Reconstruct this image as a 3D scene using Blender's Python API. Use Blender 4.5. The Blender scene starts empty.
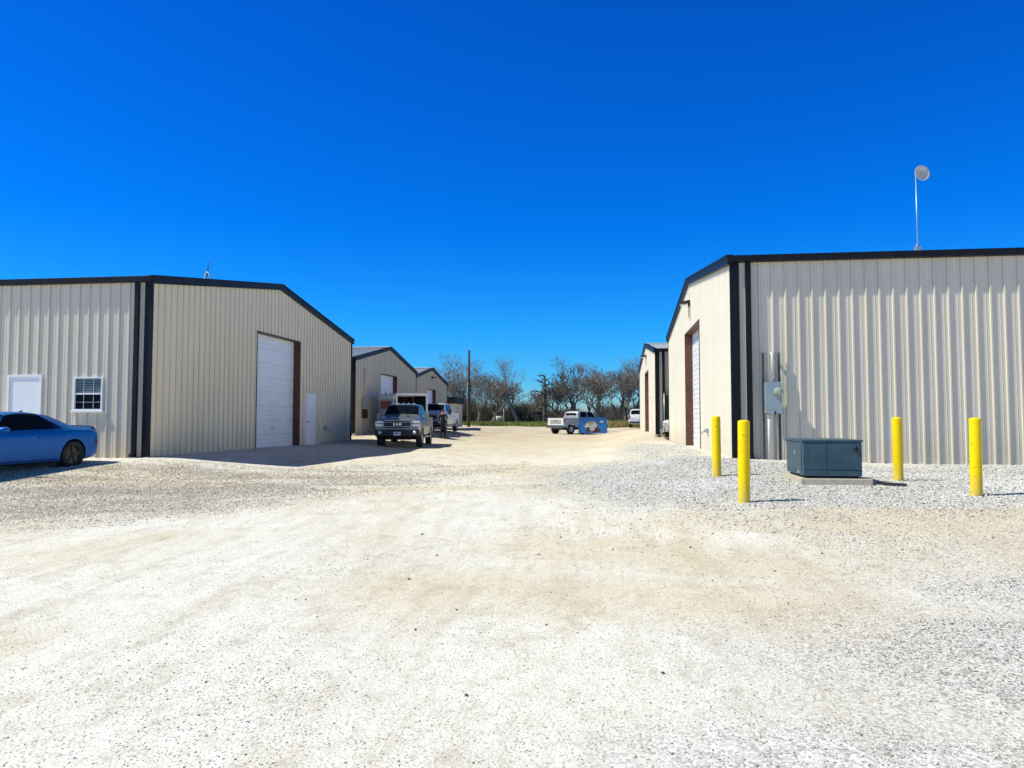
import bpy, bmesh, math, random
import numpy as np
from mathutils import Vector, Matrix
random.seed(7); RNG = np.random.default_rng(7)
scene = bpy.context.scene
COL = scene.collection
PI = math.pi

# ------------------------------------------------------------------ terrain
def sst(a, b, x):
    t = np.clip((x-a)/(b-a), 0, 1); return t*t*(3-2*t)
def ground_z(x, y):
    x = np.asarray(x, float); y = np.asarray(y, float)
    base = np.interp(y, [-20, 0, 12, 18, 30, 60, 85, 110, 140, 300], [0, 0, .04, .08, .15, .17, .48, .75, 1.05, 1.05])
    # left building pads
    padl = np.interp(y, [10, 18.4, 34, 41, 70, 90], [.12, .36, .36, .60, .66, .66])
    wl = sst(-8.3, -12.2, x)*sst(11, 17.5, y)*(1-sst(75, 95, y))
    z = base*(1-wl)+np.maximum(base, padl)*wl
    # right building pads
    padr = np.interp(y, [5, 10.5, 14.5, 17.6, 24, 36, 40, 56, 75, 95], [.12, .25, .33, .46, .46, .40, .62, .68, .6, .6])
    padr = padr - .10*sst(3.5, 8.5, x)*(1-sst(19, 24, y))*sst(12, 17, y)
    wr = sst(-1.2, 2.5, x)*sst(5.5, 10.5, y)*(1-sst(78, 95, y))
    z = z*(1-wr)+np.maximum(z, padr)*wr
    # gravel banked against the right building corner, gentle rolls elsewhere
    z = z+.05*np.exp(-((x-2.4)**2/1.2+(y-19.5)**2/9))
    z = z+.018*np.sin(x*.9+y*.35)*np.sin(y*.55-x*.2)+.008*np.sin(x*2.3+1)*np.sin(y*1.9)
    return z
def gz(x, y): return float(ground_z(x, y))

# ------------------------------------------------------------------ materials
def mat_new(name):
    m = bpy.data.materials.new(name); m.use_nodes = True
    nt = m.node_tree; b = nt.nodes['Principled BSDF']; return m, nt, b
def nd(nt, t, **kw):
    n = nt.nodes.new(t)
    for k, v in kw.items(): setattr(n, k, v)
    return n
def ramp(nt, fac, stops):
    r = nt.nodes.new('ShaderNodeValToRGB'); e = r.color_ramp.elements
    while len(e) < len(stops): e.new(.5)
    for i, (p, c) in enumerate(stops):
        e[i].position = p; e[i].color = (*c, 1) if len(c) == 3 else c
    nt.links.new(fac, r.inputs[0]); return r.outputs[0]
def mixc(nt, fac, a, b, mode='MIX'):
    m = nt.nodes.new('ShaderNodeMix'); m.data_type = 'RGBA'; m.blend_type = mode
    for s, v in ((m.inputs[0], fac), (m.inputs[6], a), (m.inputs[7], b)):
        if isinstance(v, (int, float)): s.default_value = v
        elif isinstance(v, tuple): s.default_value = (*v, 1) if len(v) == 3 else v
        else: nt.links.new(v, s)
    return m.outputs[2]
def mth(nt, op, a, b=None, c=None, clamp=False):
    m = nt.nodes.new('ShaderNodeMath'); m.operation = op; m.use_clamp = clamp
    for i, v in enumerate((a, b, c)):
        if v is None: continue
        if isinstance(v, (int, float)): m.inputs[i].default_value = v
        else: nt.links.new(v, m.inputs[i])
    return m.outputs[0]
def noise(nt, vec, scale, detail=4, rough=.55):
    n = nt.nodes.new('ShaderNodeTexNoise'); n.inputs['Scale'].default_value = scale
    n.inputs['Detail'].default_value = detail; n.inputs['Roughness'].default_value = rough
    nt.links.new(vec, n.inputs['Vector']); return n.outputs['Fac']
def wpos(nt, scale=(1, 1, 1)):
    g = nt.nodes.new('ShaderNodeNewGeometry'); m = nt.nodes.new('ShaderNodeMapping')
    m.inputs['Scale'].default_value = scale; nt.links.new(g.outputs['Position'], m.inputs['Vector'])
    return m.outputs['Vector']
def opos(nt, scale=(1, 1, 1)):
    g = nt.nodes.new('ShaderNodeTexCoord'); m = nt.nodes.new('ShaderNodeMapping')
    m.inputs['Scale'].default_value = scale; nt.links.new(g.outputs['Object'], m.inputs['Vector'])
    return m.outputs['Vector']
def bump(nt, b, h, strength=.3, dist=.01):
    n = nt.nodes.new('ShaderNodeBump'); n.inputs['Strength'].default_value = strength
    n.inputs['Distance'].default_value = dist
    nt.links.new(h, n.inputs['Height']); nt.links.new(n.outputs[0], b.inputs['Normal'])
def simple(name, col, rough=.5, metal=0, var=.12, scale=3, coat=0, spec=.5, world=False, streak=False):
    """a base colour broken up by two noises, so that nothing is perfectly flat"""
    m, nt, b = mat_new(name)
    p = (wpos if world else opos)(nt, (1, 1, .15) if streak else (1, 1, 1))
    f = noise(nt, p, scale, 5, .6)
    lo = tuple(c*(1-var) for c in col); hi = tuple(min(1, c*(1+var)) for c in col)
    c = ramp(nt, f, [(.3, lo), (.7, hi)])
    nt.links.new(c, b.inputs['Base Color'])
    b.inputs['Roughness'].default_value = rough; b.inputs['Metallic'].default_value = metal
    b.inputs['Coat Weight'].default_value = coat; b.inputs['Coat Roughness'].default_value = .05
    b.inputs['Specular IOR Level'].default_value = spec
    return m
def siding(name, col, dirt=(.36, .30, .22), rib_shade=1.0):
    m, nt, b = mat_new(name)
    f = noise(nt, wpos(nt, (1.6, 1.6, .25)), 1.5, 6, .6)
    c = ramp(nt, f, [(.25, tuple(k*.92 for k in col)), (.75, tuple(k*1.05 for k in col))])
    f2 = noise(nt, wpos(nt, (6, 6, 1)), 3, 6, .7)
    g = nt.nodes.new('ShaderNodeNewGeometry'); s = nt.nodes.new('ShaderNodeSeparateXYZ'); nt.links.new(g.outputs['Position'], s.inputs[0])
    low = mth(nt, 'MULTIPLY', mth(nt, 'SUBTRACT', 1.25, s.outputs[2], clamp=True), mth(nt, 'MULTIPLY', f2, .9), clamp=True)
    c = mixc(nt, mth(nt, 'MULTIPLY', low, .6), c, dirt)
    # shade painted into the colour where each rib meets the flat of the sheet
    at = nd(nt, 'ShaderNodeAttribute', attribute_name='rib_shade')
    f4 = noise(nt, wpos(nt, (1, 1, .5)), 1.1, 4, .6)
    c = mixc(nt, mth(nt, 'MULTIPLY', at.outputs['Fac'], mth(nt, 'MULTIPLY_ADD', f4, .5*rib_shade, .30*rib_shade)), c, tuple(k*.42 for k in col))
    nt.links.new(c, b.inputs['Base Color'])
    b.inputs['Roughness'].default_value = .42; b.inputs['Specular IOR Level'].default_value = .4
    f3 = noise(nt, wpos(nt, (1, 1, .4)), 1.3, 2, .5)
    bump(nt, b, f3, .25, .02)
    return m
M = {}
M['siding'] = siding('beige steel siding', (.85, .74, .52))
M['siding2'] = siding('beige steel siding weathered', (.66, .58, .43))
M['siding_lit'] = siding('sunlit-tone beige siding', (.86, .80, .66), rib_shade=.22)  # lighter copy for the sun-facing gables, sunlight painted into its tone
M['siding_front'] = siding('beige front siding', (.74, .67, .53), rib_shade=.5)
M['trim'] = simple('black trim', (.007, .008, .011), .5, 0, .3, 4, spec=.25)
M['roof'] = simple('bare steel roofing', (.50, .50, .48), .45, .25, .12, 2)
M['redoxide'] = simple('red oxide steel', (.12, .042, .028), .55, 0, .35, 5)
M['white_door'] = simple('white painted steel', (.84, .86, .87), .4, 0, .05, 2)
M['white'] = simple('white vinyl', (.86, .86, .84), .45, 0, .05, 3)
M['darkline'] = simple('dark rubber', (.02, .02, .02), .7, 0, .3, 5)
M['glass_dark'] = simple('dark window glass', (.006, .010, .018), .10, 0, .2, 2, spec=.22)
M['glass_dark'].node_tree.nodes['Principled BSDF'].inputs['IOR'].default_value = 1.22
M['win_glass'] = simple('window glass', (.05, .12, .14), .05, 0, .3, 2, spec=1)
M['blind'] = simple('window blind', (.16, .25, .27), .5, 0, .2, 4)
M['galv'] = simple('galvanised steel', (.42, .46, .47), .38, .5, .12, 8)
M['meterbox'] = simple('grey meter enclosure', (.34, .41, .44), .4, .1, .08, 5)
M['meterglass'] = simple('meter glass', (.30, .36, .27), .08, 0, .2, 20, spec=1)
M['pvc'] = simple('grey pvc conduit', (.60, .60, .58), .45, 0, .06, 5)
M['concrete'] = simple('concrete', (.52, .46, .36), .9, 0, .2, 12)
M['chrome'] = simple('chrome', (.6, .6, .6), .15, 1, .05, 5)
M['tyre'] = simple('tyre rubber', (.018, .018, .018), .8, 0, .3, 12)
M['rim_black'] = simple('black wheel', (.012, .012, .013), .3, .3, .2, 5)
M['rim_steel'] = simple('steel wheel', (.35, .35, .35), .3, .9, .15, 5)
M['lamp_clear'] = simple('clear lamp lens', (.75, .76, .78), .12, .2, .1, 9)
M['lamp_red'] = simple('red lamp lens', (.35, .01, .012), .15, 0, .15, 9)
M['lamp_amber'] = simple('amber lamp lens', (.7, .35, .1), .2, 0, .15, 9)
M['blackplastic'] = simple('black plastic', (.02, .021, .022), .5, 0, .25, 8)
M['underbody'] = simple('underbody', (.015, .014, .013), .9, 0, .3, 6)
M['interior'] = simple('dark interior', (.02, .02, .022), .9, 0, .3, 6)

def paint(name, col, rough=.3, metal=.0, dust=.25):
    m, nt, b = mat_new(name)
    f = noise(nt, opos(nt), 4, 6, .65)
    g = nt.nodes.new('ShaderNodeTexCoord'); s = nt.nodes.new('ShaderNodeSeparateXYZ'); nt.links.new(g.outputs['Object'], s.inputs[0])
    low = mth(nt, 'MULTIPLY', mth(nt, 'SUBTRACT', .95, s.outputs[2], clamp=True), mth(nt, 'MULTIPLY', f, 2*dust), clamp=True)
    c = ramp(nt, f, [(.3, tuple(k*.94 for k in col)), (.7, tuple(min(1, k*1.04) for k in col))])
    c = mixc(nt, low, c, (.42, .38, .30))
    nt.links.new(c, b.inputs['Base Color'])
    b.inputs['Roughness'].default_value = rough; b.inputs['Metallic'].default_value = metal
    b.inputs['Specular IOR Level'].default_value = .35; b.inputs['Coat Weight'].default_value = .18; b.inputs['Coat Roughness'].default_value = .04
    return m
M['p_blue'] = paint('blue car paint', (.0, .135, .46), .36, .1, .02); M['p_blue'].node_tree.nodes['Principled BSDF'].inputs['Coat Weight'].default_value = .12; M['p_blue'].node_tree.nodes['Principled BSDF'].inputs['Specular IOR Level'].default_value = .14
M['p_grey'] = paint('granite grey car paint', (.27, .275, .28), .3, .5, .3)
M['p_white'] = paint('white car paint', (.78, .78, .76), .35, 0, .25)
M['p_silver'] = paint('faded silver paint', (.42, .44, .43), .4, .2, .3)
M['p_dark'] = paint('dark old paint', (.03, .03, .035), .5, 0, .5)

def yellow():
    m, nt, b = mat_new('bollard yellow paint')
    p = opos(nt)
    f = noise(nt, p, 6, 5, .6)
    c = ramp(nt, f, [(.3, (1, .66, .001)), (.7, (1, .73, .002))])
    f2 = noise(nt, p, 23, 4, .6)
    c = mixc(nt, ramp(nt, f2, [(.65, (0, 0, 0)), (.69, (1, 1, 1))]), c, (.12, .07, .03))
    g = nt.nodes.new('ShaderNodeTexCoord'); s = nt.nodes.new('ShaderNodeSeparateXYZ'); nt.links.new(g.outputs['Object'], s.inputs[0])
    low = mth(nt, 'MULTIPLY', mth(nt, 'SUBTRACT', .35, s.outputs[2], clamp=True), mth(nt, 'MULTIPLY', f2, 2.4), clamp=True)
    c = mixc(nt, low, c, (.42, .34, .22))
    nt.links.new(c, b.inputs['Base Color']); b.inputs['Roughness'].default_value = .5; b.inputs['Specular IOR Level'].default_value = .2
    bump(nt, b, f2, .15, .005)
    return m
M['yellow'] = yellow()
M['ac'] = simple('slate green painted steel', (.046, .094, .122), .42, 0, .22, 4, spec=.3)
def mottle(name, cols, scale=6, rough=.8):
    m, nt, b = mat_new(name)
    f = noise(nt, opos(nt), scale, 6, .65); n = len(cols)
    c = ramp(nt, f, [(.3+.4*i/(n-1), k) for i, k in enumerate(cols)])
    nt.links.new(c, b.inputs['Base Color']); b.inputs['Roughness'].default_value = rough
    return m
M['bark'] = mottle('bare bark', [(.10, .083, .07), (.18, .155, .135), (.30, .27, .235)], 2)
M['bark_dark'] = mottle('dark bark', [(.065, .052, .044), (.12, .10, .085), (.20, .175, .15)], 2)
M['bark_red'] = mottle('reddish twigs', [(.12, .075, .055), (.19, .13, .10), (.26, .19, .15)], 2)
M['olive'] = mottle('winter scrub leaves', [(.045, .05, .018), (.09, .09, .035), (.14, .12, .055)], .6)
M['grass'] = mottle('green grass', [(.09, .17, .012), (.16, .27, .02), (.30, .36, .05)], .5)
M['drygrass'] = mottle('dry grass', [(.34, .22, .09), (.50, .32, .13), (.55, .42, .20)], .8)
M['polewood'] = simple('creosote pole', (.055, .04, .03), .85, 0, .3, 6)

# ------------------------------------------------------------------ object helpers
def tag(o, label=None, cat=None, group=None, kind=None):
    if label: o['label'] = label
    if cat: o['category'] = cat
    if group: o['group'] = group
    if kind: o['kind'] = kind
    return o
def empty(name, loc=(0, 0, 0), rz=0, **kw):
    o = bpy.data.objects.new(name, None); COL.objects.link(o)
    o.location = loc; o.rotation_euler = (0, 0, rz); o.empty_display_size = .3
    return tag(o, **kw)
def link(name, me, m=None, parent=None):
    o = bpy.data.objects.new(name, me); COL.objects.link(o)
    if m is not None:
        for k in (m if isinstance(m, (list, tuple)) else [m]): me.materials.append(k)
    if parent is not None: o.parent = parent
    return o
def pyobj(name, V, Fc, m=None, parent=None, smooth=False):
    me = bpy.data.meshes.new(name); me.from_pydata([tuple(v) for v in V], [], [tuple(f) for f in Fc]); me.update()
    if smooth: me.polygons.foreach_set('use_smooth', [True]*len(me.polygons))
    return link(name, me, m, parent)
class MB:
    def __init__(s): s.bm = bmesh.new()
    def box(s, x0, x1, y0, y1, z0, z1, bev=0, mt=0):
        r = bmesh.ops.create_cube(s.bm, size=1)
        vs = r['verts']
        for v in vs:
            v.co = Vector(((x0+x1)/2+v.co.x*(x1-x0), (y0+y1)/2+v.co.y*(y1-y0), (z0+z1)/2+v.co.z*(z1-z0)))
        fs = set(f for v in vs for f in v.link_faces)
        for f in fs: f.material_index = mt
        if bev:
            es = list(set(e for v in vs for e in v.link_edges))
            bmesh.ops.bevel(s.bm, geom=es, offset=bev, segments=2, affect='EDGES', profile=.6)
        return s
    def tube(s, pts, rad, n=8, mt=0, cap=True, smooth=True):
        """pts: list of points; rad: a radius or one per point"""
        pts = [Vector(p) for p in pts]; k = len(pts)
        rads = rad if isinstance(rad, (list, tuple)) else [rad]*k
        rings = []
        for i, p in enumerate(pts):
            d = (pts[min(i+1, k-1)]-pts[max(i-1, 0)]).normalized()
            a = d.orthogonal().normalized() if i == 0 else (a-d*a.dot(d)).normalized()
            b = d.cross(a)
            rings.append([s.bm.verts.new(p+(a*math.cos(2*PI*j/n)+b*math.sin(2*PI*j/n))*rads[i]) for j in range(n)])
        for i in range(k-1):
            for j in range(n):
                f = s.bm.faces.new((rings[i][j], rings[i][(j+1) % n], rings[i+1][(j+1) % n], rings[i+1][j])); f.smooth = smooth; f.material_index = mt
        if cap:
            for r, rev in ((rings[0], True), (rings[-1], False)):
                f = s.bm.faces.new(list(reversed(r)) if rev else r); f.material_index = mt
        return s
    def lathe(s, prof, n=24, axis='z', c=(0, 0, 0), mt=0, smooth=True):
        rings = []
        for r, h in prof:
            ring = []
            for j in range(n):
                a = 2*PI*j/n; x, y = r*math.cos(a), r*math.sin(a)
                p = (x, y, h) if axis == 'z' else ((x, h, y) if axis == 'y' else (h, x, y))
                ring.append(s.bm.verts.new(Vector(c)+Vector(p)))
            rings.append(ring)
        for i in range(len(rings)-1):
            for j in range(n):
                f = s.bm.faces.new((rings[i][j], rings[i][(j+1) % n], rings[i+1][(j+1) % n], rings[i+1][j])); f.smooth = smooth; f.material_index = mt
        for r in (rings[0], rings[-1]):
            try: f = s.bm.faces.new(r); f.material_index = mt
            except ValueError: pass
        return s
    def poly(s, pts, mt=0):
        f = s.bm.faces.new([s.bm.verts.new(p) for p in pts]); f.material_index = mt; return s
    def prism(s, pts, dvec, mt=0, bev=0):
        """closed polygon pushed along dvec"""
        a = [s.bm.verts.new(Vector(p)) for p in pts]; b = [s.bm.verts.new(Vector(p)+Vector(dvec)) for p in pts]; n = len(a)
        fs = [s.bm.faces.new(a), s.bm.faces.new(list(reversed(b)))]
        for i in range(n): fs.append(s.bm.faces.new((a[i], b[i], b[(i+1) % n], a[(i+1) % n])))
        for f in fs: f.material_index = mt
        if bev: bmesh.ops.bevel(s.bm, geom=list(set(e for f in fs for e in f.edges)), offset=bev, segments=2, affect='EDGES')
        return s
    def build(s, name, m, parent=None):
        bmesh.ops.recalc_face_normals(s.bm, faces=s.bm.faces[:])
        me = bpy.data.meshes.new(name); s.bm.to_mesh(me); s.bm.free()
        return link(name, me, m, parent)
def copy_tree(o, parent=None):
    c = o.copy(); COL.objects.link(c)
    if parent is not None: c.parent = parent
    for ch in list(o.children): copy_tree(ch, c)
    return c

# ------------------------------------------------------------------ world, sun, camera
EL, = (math.atan(1/math.hypot(.72, .20)),)
world = bpy.data.worlds.new('World'); scene.world = world; world.use_nodes = True
nt = world.node_tree; bg = nt.nodes['Background']
sky = nd(nt, 'ShaderNodeTexSky', sky_type='NISHITA', sun_disc=False)
sky.sun_elevation = EL; sky.sun_rotation = math.atan2(-.72, -.20) % (2*PI)
sky.air_density = 1.0; sky.dust_density = .15; sky.ozone_density = 4.0; sky.altitude = 200
hs = nd(nt, 'ShaderNodeHueSaturation'); hs.inputs['Saturation'].default_value = 1.28
hs.inputs['Hue'].default_value = .500
nt.links.new(sky.outputs[0], hs.inputs['Color'])
# deepen the sky the way the clear dry air of the photograph shows it: a grade by height, dimmed above the view to weaken the ambient light
tc = nt.nodes.new('ShaderNodeTexCoord'); sx_ = nt.nodes.new('ShaderNodeSeparateXYZ'); nt.links.new(tc.outputs['Generated'], sx_.inputs[0])
gr_ = ramp(nt, sx_.outputs[2], [(0, (.36, .46, .60)), (.05, (.13, .46, .78)), (.12, (.06, .50, .86)), (.25, (.008, .44, .93)), (.5, (.012, .40, .90)), (.62, (.05, .15, .15)), (1, (.05, .115, .11))])
grd = mixc(nt, 1.0, hs.outputs[0], gr_, 'MULTIPLY'); nt.links.new(grd, bg.inputs['Color'])
bg.inputs['Strength'].default_value = .19
sun = bpy.data.lights.new('sun', 'SUN'); sun.energy = 5.0; sun.angle = math.radians(.53); sun.color = (1, .985, .85)
so = bpy.data.objects.new('sun', sun); COL.objects.link(so)
so.rotation_euler = Vector((-.72, -.20, 1)).to_track_quat('Z', 'Y').to_euler(); so.location = (-20, -10, 30)
cam = bpy.data.cameras.new('camera'); co = bpy.data.objects.new('camera', cam); COL.objects.link(co); scene.camera = co
cam.sensor_width = 36; cam.lens = 735/1024*36; cam.clip_end = 6000; cam.clip_start = .05
co.location = (0, 0, 1.4)
co.rotation_euler = (PI/2+math.atan(36/735), 0, math.atan(93/735))
scene.view_settings.view_transform = 'Standard'; scene.view_settings.look = 'None'; scene.view_settings.exposure = 0

# ------------------------------------------------------------------ ground
def ground_material():
    m, nt, b = mat_new('crushed limestone')
    P = wpos(nt)
    g = nt.nodes.new('ShaderNodeNewGeometry'); s = nt.nodes.new('ShaderNodeSeparateXYZ'); nt.links.new(g.outputs['Position'], s.inputs[0])
    X, Y = s.outputs[0], s.outputs[1]
    wob = noise(nt, P, .55, 5, .6); wob2 = noise(nt, P, 1.7, 5, .65)
    def blob(cx, cy, rx, ry, rot=0, amp=1.1, soft=.35):
        """soft elliptical zone with a ragged edge, 0..1"""
        c, s_ = math.cos(rot), math.sin(rot)
        dx = mth(nt, 'SUBTRACT', X, cx); dy = mth(nt, 'SUBTRACT', Y, cy)
        u = mth(nt, 'DIVIDE', mth(nt, 'ADD', mth(nt, 'MULTIPLY', dx, c), mth(nt, 'MULTIPLY', dy, s_)), rx)
        v = mth(nt, 'DIVIDE', mth(nt, 'SUBTRACT', mth(nt, 'MULTIPLY', dy, c), mth(nt, 'MULTIPLY', dx, s_)), ry)
        d = mth(nt, 'SQRT', mth(nt, 'ADD', mth(nt, 'MULTIPLY', u, u), mth(nt, 'MULTIPLY', v, v)))
        d = mth(nt, 'ADD', d, mth(nt, 'MULTIPLY', mth(nt, 'SUBTRACT', mth(nt, 'ADD', wob, mth(nt, 'MULTIPLY', wob2, .6)), .8), amp))
        r = nt.nodes.new('ShaderNodeMapRange'); r.interpolation_type = 'SMOOTHSTEP'
        r.inputs[1].default_value = 1+soft; r.inputs[2].default_value = 1-soft; nt.links.new(d, r.inputs[0]); return r.outputs[0]
    def addm(*a):
        r = a[0]
        for k in a[1:]: r = mth(nt, 'MAXIMUM', r, k)
        return r
    # packed fines: cream with whiter and tanner drifts stretched along the wheel tracks
    tr = noise(nt, wpos(nt, (.42, .16, 1)), 1.6, 6, .62)
    base = ramp(nt, tr, [(.28, (.76, .67, .52)), (.40, (.84, .785, .68)), (.50, (.885, .855, .775)), (.64, (.91, .895, .845))])
    sm = noise(nt, P, 28, 6, .75)
    base = mixc(nt, .65, base, ramp(nt, sm, [(.30, (.60, .57, .52)), (.47, (.93, .925, .91)), (.75, (1, 1, 1))]), 'MULTIPLY')
    # far drive is tan
    fy = nt.nodes.new('ShaderNodeMapRange'); fy.inputs[1].default_value = 13; fy.inputs[2].default_value = 45; nt.links.new(Y, fy.inputs[0])
    tanc = ramp(nt, noise(nt, wpos(nt, (.25, .12, 1)), 1.4, 5, .6), [(.3, (.60, .47, .31)), (.6, (.70, .60, .45)), (.75, (.76, .70, .60))])
    base = mixc(nt, mth(nt, 'MULTIPLY', fy.outputs[0], .85), base, tanc)
    # tan strips
    tanm = addm(blob(-3.1, 14.2, 3.4, .55, .35), blob(.2, 5.9, 1.9, .7, -.2, 1.9, .7), blob(3.6, 9.7, 3.4, .75, .05), blob(-9, 16.3, 4, .7, .1), blob(.4, 7.6, 1.5, .8, -.4, 2.0, .7),
                blob(-1.6, 19.5, 2.6, 1.0, .6), blob(7.0, 9.4, 3.2, 1.2, .1), blob(3.0, 9.0, 2.2, .5, .05), blob(-10.5, 14.5, 4.5, .8, .1))
    base = mixc(nt, mth(nt, 'MULTIPLY', tanm, .5), base, mixc(nt, sm, (.66, .54, .36), (.80, .69, .50)))
    whit = addm(blob(-1.6, 3.9, 2.2, 1.0, .1), blob(-.2, 3.0, 2.0, .5, 0), blob(-4.0, 5.2, 2.6, .8, -.2), blob(.1, 12.8, 2.4, .8, .7), blob(-4.6, 9.5, 2.2, .6, .4), blob(.75, 4.6, .9, .25, -.5))
    base = mixc(nt, mth(nt, 'MULTIPLY', whit, .55), base, mixc(nt, sm, (.84, .82, .77), (.90, .89, .85)))
    g1 = noise(nt, P, 6, 6, .75); g2 = noise(nt, P, 75, 3, .7); 
    q = mth(nt, 'ADD', X, mth(nt, 'ADD', mth(nt, 'MULTIPLY', Y, -.12), mth(nt, 'MULTIPLY', mth(nt, 'MULTIPLY', Y, Y), .012)))
    cb = nt.nodes.new('ShaderNodeCombineXYZ'); nt.links.new(q, cb.inputs[0]); nt.links.new(mth(nt, 'MULTIPLY', Y, .13), cb.inputs[1])
    g3 = noise(nt, cb.outputs[0], 1.7, 7, .72)
    wv = noise(nt, cb.outputs[0], 5.5, 4, .7)
    base = mixc(nt, .55, base, ramp(nt, g1, [(.33, (.76, .74, .70)), (.50, (1, 1, 1))]), 'MULTIPLY')
    base = mixc(nt, .5, base, ramp(nt, g2, [(.36, (.48, .45, .40)), (.5, (1, 1, 1))]), 'MULTIPLY')
    base = mixc(nt, .55, base, ramp(nt, g3, [(.34, (.80, .74, .64)), (.50, (1, 1, 1))]), 'MULTIPLY')
    base = mixc(nt, .28, base, ramp(nt, wv, [(.38, (.80, .76, .68)), (.52, (1, 1, 1))]), 'MULTIPLY')
    g5 = noise(nt, wpos(nt, (1, .6, 1)), 2.6, 9, .82)
    base = mixc(nt, .6, base, ramp(nt, g5, [(.36, (.70, .655, .58)), (.50, (1, 1, 1))]), 'MULTIPLY')
    # coarse grey gravel
    gra = addm(blob(4.0, 13.9, 4.8, 3.4, 0, 1.0, .3), blob(.9, 16.0, 2.3, 5.6, .15, 1.0, .4), blob(9.5, 15, 3.9, 3.6, 0, .9), blob(1.6, 26, 1.3, 8, 0, 1.0, .4))
    gr2 = addm(blob(-10.5, 11.2, 4.4, 2.5, .45, 1.3, .6), blob(2.6, 4.6, 1.6, 1.5, .3, .9, .5), blob(4.4, 7.4, 2.8, 1.6, .1, .9, .5), blob(-5.5, 11.9, 2.2, .6, .5, 1.2))
    st = nt.nodes.new('ShaderNodeTexVoronoi'); st.inputs['Scale'].default_value = 26; nt.links.new(P, st.inputs['Vector'])
    st2 = nt.nodes.new('ShaderNodeTexVoronoi'); st2.inputs['Scale'].default_value = 62; nt.links.new(P, st2.inputs['Vector'])
    hsv = nt.nodes.new('ShaderNodeSeparateColor'); nt.links.new(st.outputs['Color'], hsv.inputs[0])
    hs2 = nt.nodes.new('ShaderNodeSeparateColor'); nt.links.new(st2.outputs['Color'], hs2.inputs[0])
    stone = ramp(nt, hsv.outputs[0], [(0, (.14, .13, .11)), (.14, (.38, .35, .30)), (.30, (.76, .73, .66)), (.8, (.88, .86, .79)), (1, (.90, .89, .84))])
    gap = ramp(nt, st.outputs['Distance'], [(.35, (1, 1, 1)), (.62, (.48, .45, .40))])
    stone = mixc(nt, .8, stone, gap, 'MULTIPLY')
    stone_b = ramp(nt, hs2.outputs[1], [(0, (.18, .14, .11)), (.22, (.44, .37, .29)), (.55, (.70, .62, .50)), (1, (.84, .80, .71))])
    base = mixc(nt, mth(nt, 'MULTIPLY', gr2, .5), base, stone_b)
    gr3 = addm(blob(3.2, 4.3, 2.0, 1.5, .2, .9, .5), blob(5.5, 6.2, 3.0, 1.2, .1, .9, .5), blob(1.1, 3.0, 1.2, .5, 0, .9, .5))
    stone_c = ramp(nt, hs2.outputs[1], [(0, (.15, .145, .14)), (.2, (.44, .43, .41)), (.55, (.72, .71, .69)), (1, (.88, .87, .86))])
    base = mixc(nt, mth(nt, 'MULTIPLY', gr3, .6), base, stone_c)
    base = mixc(nt, mth(nt, 'MULTIPLY', gra, .9), base, stone)
    # pebbles pressed into the fines everywhere, dark chips here and there
    pm = noise(nt, P, 1.1, 5, .7)
    dk = mth(nt, 'LESS_THAN', hs2.outputs[0], mth(nt, 'MULTIPLY', ramp(nt, pm, [(.36, (.03, .03, .03)), (.66, (.34, .34, .34))]), 1.0))
    dk = mth(nt, 'MULTIPLY', dk, mth(nt, 'LESS_THAN', st2.outputs['Distance'], .42))
    base = mixc(nt, mth(nt, 'MULTIPLY', dk, .6), base, ramp(nt, hs2.outputs[2], [(0, (.16, .14, .12)), (1, (.50, .47, .42))]))
    # beyond the yard: soil and rough grass colour
    nt.links.new(base, b.inputs['Base Color']); b.inputs['Roughness'].default_value = .95; b.inputs['Specular IOR Level'].default_value = .1
    h = mth(nt, 'ADD', mth(nt, 'MULTIPLY', st2.outputs['Distance'], -.35), mth(nt, 'ADD', mth(nt, 'MULTIPLY', st.outputs['Distance'], mth(nt, 'MULTIPLY', gra, -1.2)), mth(nt, 'MULTIPLY', sm, .8)))
    bump(nt, b, h, .6, .014)
    return m
M['ground'] = ground_material()
def axis(a, b, step_in, outs):
    core = list(np.arange(a, b+.001, step_in)); return np.array(sorted(set([-o for o in outs if -o < a]+core+[o for o in outs if o > b])))
xs = np.concatenate([[-3000, -1500, -700, -300, -150, -90], np.arange(-60, -16, 2.), np.arange(-16, 12, .25), np.arange(12, 61, 2.), [90, 150, 300, 700, 1500, 3000]])
ys = np.concatenate([[-800, -200, -60, -25, -10], np.arange(-5, 1, 1.), np.arange(1, 26, .2), np.arange(26, 80, .75), np.arange(80, 161, 3.), [200, 300, 600, 1500, 3500]])
XX, YY = np.meshgrid(xs, ys); ZZ = ground_z(XX, YY)
nx, ny = len(xs), len(ys)
V = np.stack([XX.ravel(), YY.ravel(), ZZ.ravel()], 1)
idx = np.arange(nx*ny).reshape(ny, nx)
Fq = np.stack([idx[:-1, :-1].ravel(), idx[:-1, 1:].ravel(), idx[1:, 1:].ravel(), idx[1:, :-1].ravel()], 1)
g = pyobj('ground', V.tolist(), Fq.tolist(), M['ground'], smooth=True); tag(g, kind='structure')
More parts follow.
